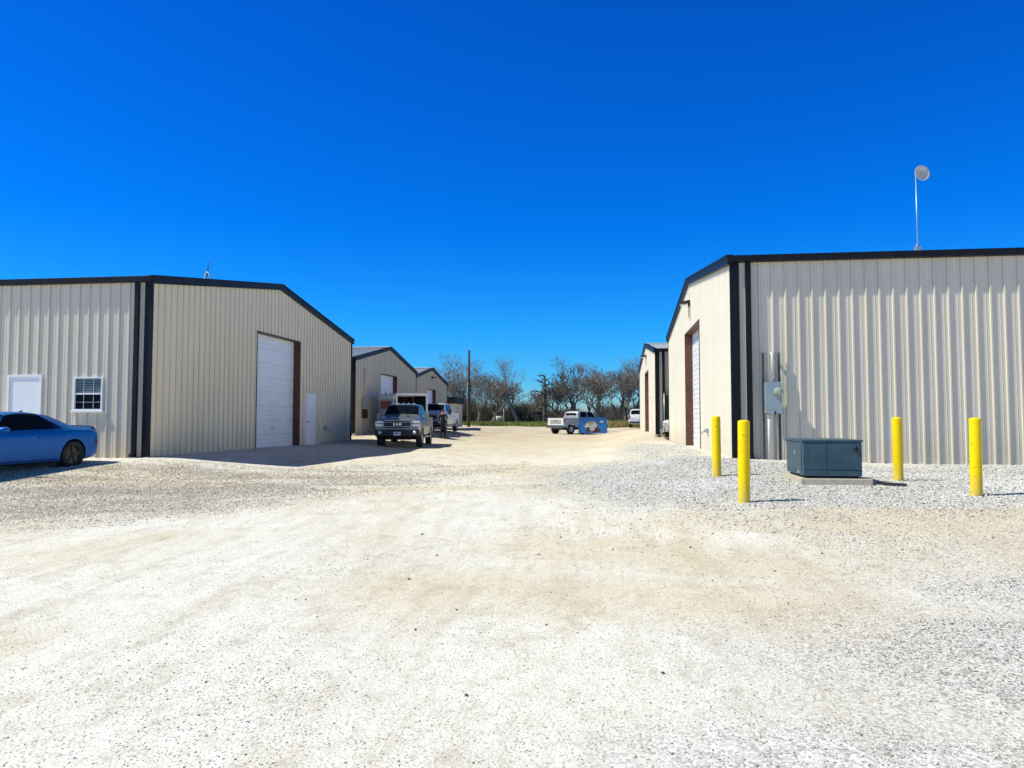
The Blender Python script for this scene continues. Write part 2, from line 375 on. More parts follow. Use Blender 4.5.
# loose stones lying on the fines: countless, one object
def stones(name, n, sampler, size, cols, label, seed):
    rg = np.random.default_rng(seed)
    X, Y = sampler(rg, n); n = len(X)
    S = size(rg, n, X, Y)
    base = np.array([[1, 0, 0], [-1, 0, 0], [0, 1, 0], [0, -1, 0], [0, 0, 1], [0, 0, -1]], float)
    fac = np.array([[0, 2, 4], [2, 1, 4], [1, 3, 4], [3, 0, 4], [2, 0, 5], [1, 2, 5], [3, 1, 5], [0, 3, 5]])
    a = rg.uniform(0, 2*PI, n)
    v = np.repeat(base[None], n, 0)*rg.uniform(.65, 1.25, (n, 6, 1))+rg.normal(0, .16, (n, 6, 3))
    v[:, :, 2] *= rg.uniform(.28, .6, (n, 1)); v[:, :, 0] *= rg.uniform(.8, 1.5, (n, 1))
    c, s_ = np.cos(a)[:, None], np.sin(a)[:, None]
    x = v[:, :, 0]*c-v[:, :, 1]*s_; y = v[:, :, 0]*s_+v[:, :, 1]*c
    Z = ground_z(X, Y)
    P = np.stack([X[:, None]+x*S[:, None], Y[:, None]+y*S[:, None], Z[:, None]+(v[:, :, 2]+.25)*S[:, None]], 2).reshape(-1, 3)
    T = (fac[None]+6*np.arange(n)[:, None, None]).reshape(-1, 3)
    me = bpy.data.meshes.new(name); me.vertices.add(len(P)); me.vertices.foreach_set('co', P.ravel())
    me.loops.add(len(T)*3); me.loops.foreach_set('vertex_index', T.ravel()); me.polygons.add(len(T))
    me.polygons.foreach_set('loop_start', np.arange(0, len(T)*3, 3)); me.polygons.foreach_set('loop_total', np.full(len(T), 3)); me.update(calc_edges=True)
    ca = me.color_attributes.new('tint', 'FLOAT_COLOR', 'POINT')
    C0 = np.array(cols)[rg.integers(0, len(cols), n)]*rg.uniform(.85, 1.12, (n, 1)); C0 = np.clip(C0, 0, .9)
    ca.data.foreach_set('color', np.concatenate([np.repeat(C0, 6, 0), np.ones((n*6, 1))], 1).ravel())
    mt, nt, b = mat_new(name+' colour'); at = nd(nt, 'ShaderNodeAttribute', attribute_name='tint')
    f = noise(nt, wpos(nt), 60, 3); c1 = mixc(nt, .3, at.outputs['Color'], ramp(nt, f, [(.3, (.7, .7, .7)), (.7, (1, 1, 1))]), 'MULTIPLY')
    nt.links.new(c1, b.inputs['Base Color']); b.inputs['Roughness'].default_value = .9
    return tag(link(name, me, mt), label, 'gravel', kind='stuff')
GREY = [(.86, .85, .83), (.74, .73, .71), (.52, .51, .49), (.28, .27, .26), (.14, .135, .13), (.88, .87, .85)]
WALLS = [(-60, -12.3, 18.6, 70), (2.95, 60, 18.1, 60), (-70, 70, -30, 1.6), (3.4, 4.75, 12.95, 14.7)]
def ok(X, Y):
    k = np.ones(len(X), bool)
    for a, b_, c, d in WALLS: k &= ~((X > a) & (X < b_) & (Y > c) & (Y < d))
    return k
def samp_road(rg, n):
    r = 2.2*np.exp(rg.uniform(0, math.log(13), n)); a = rg.uniform(-.78, .66, n)
    X, Y = r*np.sin(a-.05), r*np.cos(a-.05)
    # drifts: keep more stones where a low-frequency pattern is high
    k = .5+.5*np.sin(X*1.3+1.7*np.sin(Y*.6))*np.cos(Y*1.1+X*.5); keep = rg.uniform(0, 1, n) < .12+.88*k**2
    keep &= ok(X, Y); return X[keep], Y[keep]
def samp_patch(cs):
    def f(rg, n):
        w = np.array([c[2]*c[3]*c[5] for c in cs]); i = rg.choice(len(cs), n, p=w/w.sum()); C = np.array(cs)[i]
        r = np.where(rg.uniform(0, 1, n) < .72, rg.uniform(0, 1, n)**.5*.85, .45+np.abs(rg.normal(0, .42, n))); t = rg.uniform(0, 2*PI, n)
        r = r*(1+.16*np.sin(3*t+1)+.12*np.sin(5*t)+.08*np.sin(9*t+2))
        u, v = C[:, 2]*r*np.cos(t), C[:, 3]*r*np.sin(t); X = C[:, 0]+u*np.cos(C[:, 4])-v*np.sin(C[:, 4]); Y = C[:, 1]+u*np.sin(C[:, 4])+v*np.cos(C[:, 4])
        k = ok(X, Y); return X[k], Y[k]
    return f
stones('road_pebbles', 110000, samp_road, lambda rg, n, X, Y: np.minimum(rg.lognormal(0, .42, n), 2.0)*.0028*(1+.06*Y), [(.86, .84, .78), (.80, .75, .64), (.66, .62, .54), (.38, .34, .29), (.20, .18, .16), (.84, .82, .76), (.78, .74, .66), (.86, .84, .80), (.7, .67, .6)],
       'loose pebbles strewn over the packed limestone drive', 3)
stones('coarse_gravel', 125000, samp_patch([(4.2, 13.8, 4.8, 4.0, 0, 1), (1.0, 16.0, 2.0, 5.2, .1, .9), (9.0, 15, 4.0, 3.6, 0, .6), (1.9, 25, 1.2, 8, 0, .25)]), lambda rg, n, X, Y: np.minimum(rg.lognormal(0, .42, n), 2.0)*.0102,
       [(.90, .89, .84), (.88, .86, .79), (.82, .79, .71), (.68, .62, .52), (.16, .14, .12), (.9, .88, .83), (.9, .88, .83)], 'coarse pale gravel banked around the bollards and building corner', 4)
stones('brown_gravel', 125000, samp_patch([(-10, 10.9, 5.4, 3.0, .5, 1), (-8.2, 9.0, 3.0, 1.7, .45, .6), (-7.5, 11.5, 3.4, 2.4, .5, .5), (-9.5, 14.9, 5.8, 2.9, .05, .9), (-8, 17.6, 4.5, 1.6, .0, .35), (5, 8.6, 4.6, 2.2, .05, .85), (-5, 19, 3.5, 3, .3, .25)]), lambda rg, n, X, Y: np.minimum(rg.lognormal(0, .42, n), 1.9)*.0088*np.clip(Y/12.5, .45, 1.1),
       [(.84, .76, .64), (.72, .62, .49), (.46, .36, .27), (.20, .15, .12), (.86, .81, .72), (.56, .40, .28), (.80, .73, .61), (.84, .79, .69)], 'brownish loose gravel drift left of the drive', 5)

stones('fine_gravel', 60000, samp_patch([(3.2, 4.4, 2.0, 1.5, .2, 1), (5.2, 6.2, 2.8, 1.3, .1, .6), (1.0, 3.1, 1.1, .6, 0, .7)]), lambda rg, n, X, Y: np.minimum(rg.lognormal(0, .4, n), 2)*.0034*np.clip(Y/4, .7, 1.6),
       GREY, 'fine grey gravel scattered over the near right of the drive', 6)
# ------------------------------------------------------------------ metal buildings
RIB = [(0, 0), (.016, .036), (.050, .036), (.066, 0), (.082, 0), (.137, 0), (.147, .006), (.157, 0), (.225, 0), (.235, .006), (.245, 0), (.289, 0)]
def profile(u, rib=RIB, pitch=.305):
    f = u % pitch
    ps = [p[0] for p in rib]+[pitch]; hsn = [p[1] for p in rib]+[0]
    return float(np.interp(f, ps, hsn))
def ribbed(name, P0, ud, nd_, length, zb, ztop, openings, mat, parent, breaks=(), rib=RIB, pitch=.305):
    """vertical cladding: P0 at ground height 0, ud along the wall, nd_ outward, ztop(u)"""
    ud, nv = Vector(ud), Vector(nd_)
    us = set([0, round(length, 4)]); k = 0
    while k*pitch < length:
        for a, h in rib:
            if k*pitch+a < length: us.add(round(k*pitch+a, 4))
        k += 1
    for b_ in breaks: us.add(round(b_, 4))
    for o in openings: us.add(round(o[0], 4)); us.add(round(o[1], 4))
    us = sorted(us); V, F = [], []
    for a, b_ in zip(us[:-1], us[1:]):
        mid = (a+b_)/2; cuts = sorted((o[2], o[3]) for o in openings if o[0] < mid < o[1])
        z0 = zb; segs = []
        for c0, c1 in cuts:
            if c0 > z0: segs.append((z0, c0, False))
            z0 = c1
        segs.append((z0, None, True))
        pa = Vector(P0)+ud*a+nv*profile(a+1e-6, rib, pitch); pb = Vector(P0)+ud*b_+nv*profile(b_-1e-6, rib, pitch)
        for s0, s1, top in segs:
            ta, tb = (ztop(a), ztop(b_)) if top else (s1, s1); n = len(V)
            V += [(pa.x, pa.y, s0), (pb.x, pb.y, s0), (pb.x, pb.y, tb), (pa.x, pa.y, ta)]; F.append((n, n+1, n+2, n+3))
    o = pyobj(name, V, F, mat, parent)
    P0v = Vector(P0); at_ = o.data.attributes.new('rib_shade', 'FLOAT', 'POINT'); vals = []  # mask of the shade lines painted at the rib feet
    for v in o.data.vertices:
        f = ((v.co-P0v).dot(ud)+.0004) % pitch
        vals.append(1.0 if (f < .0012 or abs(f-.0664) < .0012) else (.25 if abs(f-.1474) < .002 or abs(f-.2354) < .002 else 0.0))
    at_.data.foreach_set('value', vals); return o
def ribroof(name, P0, ud, vd, ulen, mat, parent, pitch=.305):
    ud, vd = Vector(ud), Vector(vd); nv = ud.cross(vd).normalized(); nv = nv if nv.z > 0 else -nv
    us = set([0, ulen]); k = 0
    while k*pitch < ulen:
        for a, h in RIB[:4]:
            if k*pitch+a < ulen: us.add(round(k*pitch+a, 4))
        k += 1
    us = sorted(us); V = []; F = []
    for i, u in enumerate(us):
        h = profile(u, RIB[:4]+[(.3, 0)]); p = Vector(P0)+ud*u+nv*h; V += [p, p+vd]
        if i: n = 2*i; F.append((n-2, n, n+1, n-1))
    return pyobj(name, V, F, mat, parent)
def rollup(parent, X, sx, y0, y1, z0, z1, jamb, depth=.30, pull=False):
    """overhead door set back in a gable wall; sx = outward x direction"""
    fr = MB(); t = .10
    xo, xi = X+sx*.036, X-sx*depth; a, b_ = min(xo, xi), max(xo, xi)
    fr.box(a, b_, y0, y0+t*.35, z0-.1, z1); fr.box(a, b_, y1-t*.35, y1, z0-.1, z1); fr.box(a, b_, y0, y1, z1-t*.35, z1)
    d = MB()
    n = int((z1-z0)/.53); h = (z1-z0)/n
    V = [];
    zz = []
    for i in range(n):
        b0 = z0+i*h
        for f, o in ((0, -.035), (.012, 0), (.33, 0), (.345, .014), (.385, .014), (.40, 0), (.66, 0), (.675, .014), (.715, .014), (.73, 0), (.985, 0), (1, -.035)):
            zz.append((b0+f*h, o))
    F = []
    xd = X-sx*(depth-.05)
    for i, (z, o) in enumerate(zz):
        V += [(xd+sx*o, y0+.03, z), (xd+sx*o, y1-.03, z)]
        if i: n2 = 2*i; F.append((n2-2, n2-1, n2+1, n2))
    dr = pyobj('roll_up_door', V, F, M['white_door'], parent)
    fr.build('door_frame', jamb, dr)
    hd = MB(); hd.box(min(xd, xd+sx*.05), max(xd, xd+sx*.05), (y0+y1)/2-.08, (y0+y1)/2+.08, z0+.75, z0+.79, .006); hd.build('handle', M['galv'], dr)
    sl = MB(); sl.box(min(xd-sx*.03, xd+sx*.03), max(xd-sx*.03, xd+sx*.03), y0+.04, y1-.04, z0-.05, z0+.035); sl.build('bottom_seal', M['darkline'], dr)
    return dr
def mandoor(parent, axis_, c, out, a0, a1, z0, z1):
    """flush steel door in a thin frame; axis_ 'x' = wall along x facing y=out"""
    fr, sl, kb = MB(), MB(), MB()
    def bx(mb, u0, u1, d0, d1, za, zb_, bev=0):
        d0, d1 = c+out*d0, c+out*d1; d0, d1 = min(d0, d1), max(d0, d1)
        if axis_ == 'x': mb.box(u0, u1, d0, d1, za, zb_, bev)
        else: mb.box(d0, d1, u0, u1, za, zb_, bev)
    bx(fr, a0-.06, a0, -.05, .055, z0, z1+.06); bx(fr, a1, a1+.06, -.05, .055, z0, z1+.06); bx(fr, a0, a1, -.05, .055, z1, z1+.06); bx(fr, a0, a1, -.05, .07, z0-.06, z0)
    bx(sl, a0, a1, -.02, .025, z0, z1)
    s = sl.build('door', M['white_door'], parent)
    fr.build('frame', M['white'], s)
    ku = a0+.09
    if axis_ == 'x': kb.lathe([(.0, 0), (.03, .003), (.03, .02), (.012, .03), (.012, .06), (.03, .07), (.032, .09), (.0, .105)], 12, 'y'); o = (ku, c+out*.02, z0+.95)
    else: kb.lathe([(.0, 0), (.03, .003), (.03, .02), (.012, .03), (.012, .06), (.03, .07), (.032, .09), (.0, .105)], 12, 'x'); o = (c+out*.02, ku, z0+.95)
    k = kb.build('handle', M['rim_steel'], s)
    for v in k.data.vertices:
        if axis_ == 'x': v.co.y *= out
        else: v.co.x *= out
        v.co += Vector(o)
    return s
def window(parent, x0, x1, yw, z0, z1):
    f = MB(); w = .045
    f.box(x0, x0+w, yw-.06, yw+.04, z0, z1); f.box(x1-w, x1, yw-.06, yw+.04, z0, z1); f.box(x0+w, x1-w, yw-.06, yw+.04, z1-w, z1); f.box(x0+w, x1-w, yw-.06, yw+.04, z0, z0+w)
    zm = (z0+z1)/2; f.box(x0+w, x1-w, yw-.045, yw+.03, zm-.022, zm+.022)
    for k in (1, 2): xm = x0+(x1-x0)*k/3; f.box(xm-.0035, xm+.0035, yw-.022, yw-.010, z0+w, z1-w)
    for zq in ((z0+zm)/2,): f.box(x0+w, x1-w, yw-.020, yw-.012, zq-.0035, zq+.0035)
    fr = f.build('window', M['white'], parent)
    p = MB(); p.box(x0+w, x1-w, yw-.004, yw+.002, z0+w, z1-w); p.build('pane', M['glass_dark'], fr)
    b = MB()
    for i in range(9):
        z = z1-.06-i*.048; b.box(x0+.05, x1-.05, yw-.0085, yw-.0055, z-.018, z+.012)
    b.build('blind', M['blind'], fr)
    s = MB(); s.box(x0-.05, x1+.05, yw-.11, yw+.02, z0-.05, z0-.002, .006); s.build('sill', M['white'], fr)
def lamp_wallpack(parent, X, sx, y, z):
    b = MB(); b.box(min(X, X+sx*.06), max(X, X+sx*.06), y-.13, y+.13, z-.16, z+.05, .01)
    b.prism([(X+sx*.05, y-.15, z+.05), (X+sx*.36, y-.15, z-.02), (X+sx*.38, y-.15, z-.10), (X+sx*.05, y-.15, z-.04)], (0, .30, 0))
    o = b.build('wall_light', M['blackplastic'], parent)
    l = MB(); l.box(min(X+sx*.10, X+sx*.34), max(X+sx*.10, X+sx*.34), y-.11, y+.11, z-.13, z-.085, .01); l.build('lens', M['lamp_clear'], o)
    c = MB(); c.tube([(X+sx*.04, y+.02, z-.16), (X+sx*.045, y+.02, z-.55)], .014, 6); c.build('conduit', M['galv'], o)
def building(label, X, sx, Y0, Y1, width, g, eave, ridge, roll, man=None, doorA=None, win=None, light=None, extra_spout=True, mat='siding', group='steel workshop buildings'):
    """sx=+1: gable wall faces +x at X, building runs to x=X-width; sx=-1 mirrored"""
    B = empty('metal_building', (0, 0, 0), label=label, cat='building', group=group)
    Ym = (Y0+Y1)/2; L = Y1-Y0; Xe = X-sx*width; zb = g-.35
    top = lambda u: eave-.10+(ridge-eave)*(1-abs(u-L/2)/(L/2))
    op = [(roll[0]-Y0, roll[1]-Y0, zb, roll[2])]
    if man: op.append((man[0]-Y0, man[1]-Y0, zb, man[2]))
    ribbed('gable_wall', (X, Y0, 0), (0, 1, 0), (sx, 0, 0), L, zb, top, op, M[mat if sx > 0 else 'siding_lit'], B, breaks=(L/2,))
    ops = []
    if doorA: ops.append((abs(X-max(doorA[:2], key=lambda q: sx*q)), abs(X-min(doorA[:2], key=lambda q: sx*q)), zb, doorA[3]))
    if win: ops.append((abs(X-max(win[:2], key=lambda q: sx*q)), abs(X-min(win[:2], key=lambda q: sx*q)), win[2], win[3]))
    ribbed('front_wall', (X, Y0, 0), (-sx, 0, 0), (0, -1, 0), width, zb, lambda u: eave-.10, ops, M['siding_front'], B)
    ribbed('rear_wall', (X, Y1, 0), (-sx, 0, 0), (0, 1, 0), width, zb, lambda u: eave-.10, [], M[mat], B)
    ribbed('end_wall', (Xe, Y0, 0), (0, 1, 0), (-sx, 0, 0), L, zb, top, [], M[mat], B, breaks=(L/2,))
    ov = .10; sl = (ridge-eave)/(L/2)
    for s, yy in ((1, Y0), (-1, Y1)):
        ribroof('roof', (X+sx*.10, yy-s*ov, eave-.03-sl*ov), (-sx, 0, 0), (0, s*(L/2+ov), (ridge-eave)+sl*ov), width+.2, M['roof'], B)
    cp = MB(); cp.prism([(X+sx*.13, Ym-.25, ridge-.03), (X+sx*.13, Ym, ridge+.045), (X+sx*.13, Ym+.25, ridge-.03)], (-sx*(width+.26), 0, 0)); cp.build('ridge_cap', M['roof'], B)
    for s, yy in ((1, Y0), (-1, Y1)):
        for xg, so_ in ((X, sx), (Xe, -sx)):
            r = MB(); ya, yb = yy-s*.13, Ym
            za, zr = eave-sl*.13, ridge; h = .235
            xx = xg-so_*.02
            r.prism([(xx, ya, za+.03), (xx, yb, zr+.03), (xx, yb, zr+.03-h), (xx, ya, za+.03-h)], (so_*.13, 0, 0))
            r.prism([(xx+so_*.13, ya, za+.035), (xx+so_*.13, yb, zr+.035), (xx+so_*.13, yb, zr-.03), (xx+so_*.13, ya, za-.03)], (so_*.02, 0, 0))
            r.build('rake_trim', M['trim'], B)
    for s, yy in ((-1, Y0), (1, Y1)):
        q = MB(); a, b_ = yy+s*.004, yy+s*.175
        q.box(min(X+sx*.10, Xe-sx*.10), max(X+sx*.10, Xe-sx*.10), min(a, b_), max(a, b_), eave-.17, eave-.012, .01)
        q.build('gutter', M['trim'], B)
    for xg, s1 in ((X, sx), (Xe, -sx)):
        for yy, s2 in ((Y0, -1), (Y1, 1)):
            c = MB(); w = .17
            c.box(min(xg-s1*w, xg+s1*.045), max(xg-s1*w, xg+s1*.045), min(yy-s2*.01, yy+s2*.040), max(yy-s2*.01, yy+s2*.040), zb, eave-.17)
            c.box(min(xg+s1*.004, xg+s1*.043), max(xg+s1*.004, xg+s1*.043), min(yy-s2*w*.25, yy-s2*.012), max(yy-s2*w*.25, yy-s2*.012), zb, eave-.17)
            c.build('corner_trim', M['trim'], B)
    if extra_spout:
        d = MB(); xa = X-sx*.37; d.box(xa-.065, xa+.065, Y0-.115, Y0-.035, g+.06, eave-.18, .008)
        d.box(xa-.065, xa+.065, Y0-.20, Y0-.038, g+.02, g+.13, .01); d.build('downspout', M['trim'], B)
    rollup(B, X, sx, roll[0], roll[1], g-.03, roll[2], M['redoxide'])
    if man: mandoor(B, 'y', X, sx, man[0]+.06, man[1]-.06, g+.02, man[2]-.06)
    if doorA: mandoor(B, 'x', Y0, -1, doorA[0]+.06, doorA[1]-.06, doorA[2], doorA[3]-.06)
    if win: window(B, win[0], win[1], Y0, win[2], win[3])
    if light: lamp_wallpack(B, X+sx*.03, sx, light[0], light[1])
    a = X+sx*.055
    for ya, yb in ((Y0-.05, roll[0]-.15), (roll[1]+.15, Y1+.05)):
        fd = MB(); fd.box(min(X-sx*.1, a), max(X-sx*.1, a), ya, yb, g-.5, g+.025, .01); fd.build('foundation', M['concrete'], B)
    # small fittings low on the gable wall
    return B
L1 = building('large beige steel building on the left with a window beside its white front door', -12.44, 1, 18.8, 34.95, 26, .36, 5.38, 6.62, (25.0, 28.8, 4.62), man=(29.42, 30.46, 2.52), doorA=(-16.72, -15.66, .52, 2.68), win=(-14.68, -13.80, 1.66, 2.60))
R1 = building('large beige steel building on the right with a meter box on its front wall', 3.06, -1, 18.2, 35.8, 24, .44, 5.37, 6.50, (24.25, 28.5, 4.66), light=(26.7, 5.62))
L2 = building('beige gabled steel building behind the parked grey pickup with a white roll-up door', -13.8, 1, 39.4, 52.7, 20, .62, 4.92, 6.12, (44.0, 47.7, 4.3), extra_spout=False, mat='siding2')
L3 = building('farthest beige gabled steel building on the left row with a small vent under the ridge', -14.6, 1, 54.9, 67.1, 20, .66, 4.75, 5.82, (59.2, 62.4, 4.0), light=(61.0, 5.05), extra_spout=False, mat='siding2')
R2 = building('narrow-looking beige steel building with a pale ribbed roof behind the right building', 2.6, -1, 38.3, 55.4, 20, .64, 5.08, 6.2, (44.3, 48.2, 4.4), light=(46.3, 5.4), man=(41.6, 42.6, 2.75))
# hose tap and outlet boxes
def fitting(parent, X, sx, y, z, w=.14, h=.12):
    b = MB(); b.box(min(X+sx*.02, X+sx*.10), max(X+sx*.02, X+sx*.10), y-w/2, y+w/2, z-h/2, z+h/2, .01); b.tube([(X+sx*.08, y, z), (X+sx*.18, y, z-.03), (X+sx*.2, y, z-.1)], .02, 6)
    b.build('wall_outlet', M['galv'], parent)
fitting(L1, -12.44, 1, 31.6, 1.02, .25, .2); fitting(R1, 3.06, -1, 22.5, 1.08, .3, .12)
# shed beyond the left row
S = empty('shed', (-19.3, 80, 0), label='small flat-roofed tan shed with a dark fascia behind the left row', cat='shed')
zs = .62
m_ = MB(); m_.box(-3.2, 3.2, -2.2, 2.2, zs-.4, zs+2.55)
for i in range(22):
    m_.box(-3.2+i*.3, -3.17+i*.3, -2.225, -2.2, zs-.2, zs+2.5)
m_.build('wall', M['siding2'], S)
m_ = MB(); m_.box(-3.4, 3.4, -2.7, 2.5, zs+2.55, zs+3.25, .02); m_.build('roof', M['trim'], S)
for xa in (2.1, -3.35): m_ = MB(); m_.box(xa, xa+.25, -2.62, -2.4, zs-.3, zs+2.55); m_.build('post', M['trim'], S)

# ------------------------------------------------------------------ meter box, struts and conduit on the right building
zg = gz(3.9, 18); Yw = 18.2
MBX = empty('meter_box', (3.95, Yw-.04, 0), label='grey electric meter box on struts and conduit on the right building front wall', cat='meter box')
b = MB()
for xx in (-.205, .16): b.box(xx-.021, xx+.021, -.075, -.032, zg-.1, 3.0, .004)
b.build('strut', M['rim_steel'], MBX); MBX.children[-1].data.materials[0] = simple('weathered strut', (.07, .065, .06), .6, .3, .3, 6)
b = MB(); b.box(-.19, .175, -.215, -.076, 1.56, 2.29, .012); b.box(-.20, .185, -.23, -.216, 1.55, 2.30, .004); bx_ = b.build('enclosure', M['meterbox'], MBX)
b = MB(); b.lathe([(.0, -.40), (.05, -.395), (.085, -.37), (.092, -.33), (.092, -.29), (.112, -.285), (.112, -.251)], 24, 'y', (.09, .02, 2.06)); b.build('meter', M['meterglass'], bx_)
b = MB(); b.lathe([(.0, -.375), (.055, -.372), (.055, -.36)], 16, 'y', (.09, .02, 2.06)); b.build('dial', M['galv'], bx_)
b = MB(); b.box(.0, .03, -.25, -.23, 1.53, 1.61); b.build('latch', M['darkline'], bx_)
b = MB(); b.tube([(-.10, -.13, zg-.1), (-.10, -.13, 1.55)], .038, 12); b.tube([(-.10, -.13, 1.46), (-.10, -.13, 1.55)], .056, 12); b.build('conduit', M['pvc'], MBX)
b = MB(); b.tube([(.0, -.12, 2.36), (.0, -.12, 2.9), (.0, -.06, 2.98), (.0, .05, 3.0)], .032, 10); b.build('conduit', M['pvc'], MBX)
b = MB(); b.tube([(.05, -.10, 1.55), (.07, -.11, 1.3), (.09, -.10, 1.0), (.085, -.10, zg-.1)], .02, 8); b.build('cable', M['pvc'], MBX)

# ------------------------------------------------------------------ bollards
def bollard(x, y, H, label, tilt=(0, 0)):
    o = MB(); r = .082; n = 28
    o.lathe([(r+.001, -.35), (r, 0), (r, H-.03), (r*.97, H-.012), (r*.82, H), (r*.4, H+.006), (.0001, H+.008)], n)
    B = o.build('bollard', M['yellow']); B.location = (x, y, gz(x, y)); B.rotation_euler = (tilt[0], tilt[1], x)
    tag(B, label, 'bollard', 'yellow pipe bollards guarding the AC unit'); return B
bollard(1.93, 10.72, 1.15, 'tall yellow bollard nearest the drive with rust specks, left front of the air conditioner', (.004, -.012))
bollard(5.50, 11.84, 1.16, 'yellow bollard at the right front, farthest right of the four', (-.01, .006))
bollard(2.10, 14.39, 1.14, 'yellow bollard in front of the sunlit gable wall, leftmost of the four', (0, .01))
bollard(5.24, 14.08, 1.13, 'yellow bollard close to the ribbed wall just right of the air conditioner', (.008, 0))

# ------------------------------------------------------------------ packaged air conditioner
A = empty('air_conditioner', (3.36, 13.15, .40), math.radians(-1), label='dark slate-green packaged air conditioner on a concrete pad among yellow bollards', cat='air conditioner')
A.location.z = gz(3.9, 13.2)+.01
W, D_, H0, H1 = .95, 1.25, .11, .73
b = MB(); b.box(0, W, 0, D_, H0+.02, H1-.02, .008); cab = b.build('cabinet', M['ac'], A)
b = MB(); b.box(-.02, W+.02, -.02, D_+.02, H1-.02, H1+.015, .006); b.build('top_cover', M['ac'], A)
b = MB(); b.box(.39, W-.012, -.014, -.001, H0+.13, H1-.05, .004); b.build('service_panel', M['ac'], A)
b = MB(); b.box(.012, .38, -.011, -.001, H0+.13, H1-.05, .004); b.build('side_panel', M['ac'], A)
b = MB(); b.box(.012, .38, -.012, -.001, H0+.02, H0+.115, .004); b.box(.39, W-.012, -.009, -.001, H0+.02, H0+.115, .004); b.build('lower_panel', M['ac'], A)
b = MB(); b.box(-.008, -.001, .12, D_-.1, H0+.08, H1-.07, .003); p_ = b.build('side_panel', M['ac'], A)
b = MB(); b.box(-.012, -.008, .55, .62, .48, .55); b.build('label_plate', M['galv'], p_); b = MB(); b.box(-.012, -.008, .25, .38, .16, .20); b.build('label_plate', M['galv'], p_)
b = MB(); b.box(W-.13, W-.05, -.03, -.014, H1-.16, H1-.13); b.box(W-.10, W-.08, -.03, -.014, H1-.20, H1-.08); b.build('latch', M['darkline'], A)
b = MB(); b.box(.05, W-.05, .05, D_-.05, .05, H0+.02); b.build('base_rail', M['underbody'], A)
b = MB()
b.box(-.07, W+.14, -.10, D_+.12, -.25, .09, .012); pad = b.build('concrete_pad', M['concrete']); pad.location = A.location; pad.rotation_euler = A.rotation_euler
tag(pad, 'low pale concrete slab beneath the dark green air conditioner', 'slab')
A.location.z += .0
# a stick-like offcut lying by the pad
b = MB(); b.box(-.19, .17, -.035, .035, 0, .045, .006); k = b.build('timber_offcut', M['blackplastic']); k.location = (4.78, 13.0, gz(4.8, 13.0)+.01); k.rotation_euler = (0, 0, math.radians(-35)); tag(k, 'dark offcut lying on gravel right of the concrete slab', 'offcut')

# ------------------------------------------------------------------ roof antennas
T = empty('dish_antenna', (10.43, 25.9, 0), label='round white dish on a tall thin mast above the right roof', cat='antenna')
b = MB(); b.tube([(0, 0, 5.9), (0, 0, 9.75)], .019, 8); b.build('mast', M['galv'], T)
b = MB()
for a in (0, 2.1, 4.2): b.tube([(0, 0, 7.35), (.35*math.cos(a), .35*math.sin(a), 6.3)], .015, 5)
b.box(-.09, .09, -.09, .09, 7.0, 7.2, .01); b.build('mount_bracket', M['galv'], T)
b = MB()
prof = [(.0001, .10), (.10, .09), (.19, .055), (.25, 0), (.262, -.02), (.255, -.028), (.19, .04), (.10, .075), (.0001, .085)]
b.lathe(prof, 28, 'y'); d = b.build('dish', simple('aged white dish', (.66, .62, .54), .5, 0, .15, 5), T)
d.location = (.15, -.12, 9.66); d.rotation_euler = (math.radians(-4), 0, math.radians(12))
b = MB(); b.tube([(0, .05, 0), (-.02, -.20, .02)], .014, 6); b.tube([(0, -.2, .02), (0, -.26, .02)], .035, 10); b.tube([(0, .1, 0), (-.2, .1, .02)], .02, 6); b.build('feed_arm', M['galv'], d)
T = empty('roof_tripod', (-15.25, 26.5, 0), label='small lattice tripod aerial poking above the left roof ridge', cat='antenna')
b = MB()
ap = (0, 0, 7.15)
for a in (.4, 2.5, 4.6): b.tube([ap, (.42*math.cos(a), .42*math.sin(a), 6.35)], .022, 5)
b.tube([(-.2, .05, 6.72), (.2, -.05, 6.72)], .012, 4); b.tube([(.0, .2, 6.8), (.1, -.12, 6.8)], .012, 4); b.build('tripod', M['galv'], T)
b = MB(); b.tube([(0, 0, 6.9), (.05, 0, 7.55)], .016, 5); b.tube([(0, 0, 7.2), (.14, 0, 7.34)], .01, 4); b.build('aerial', M['blackplastic'], T)

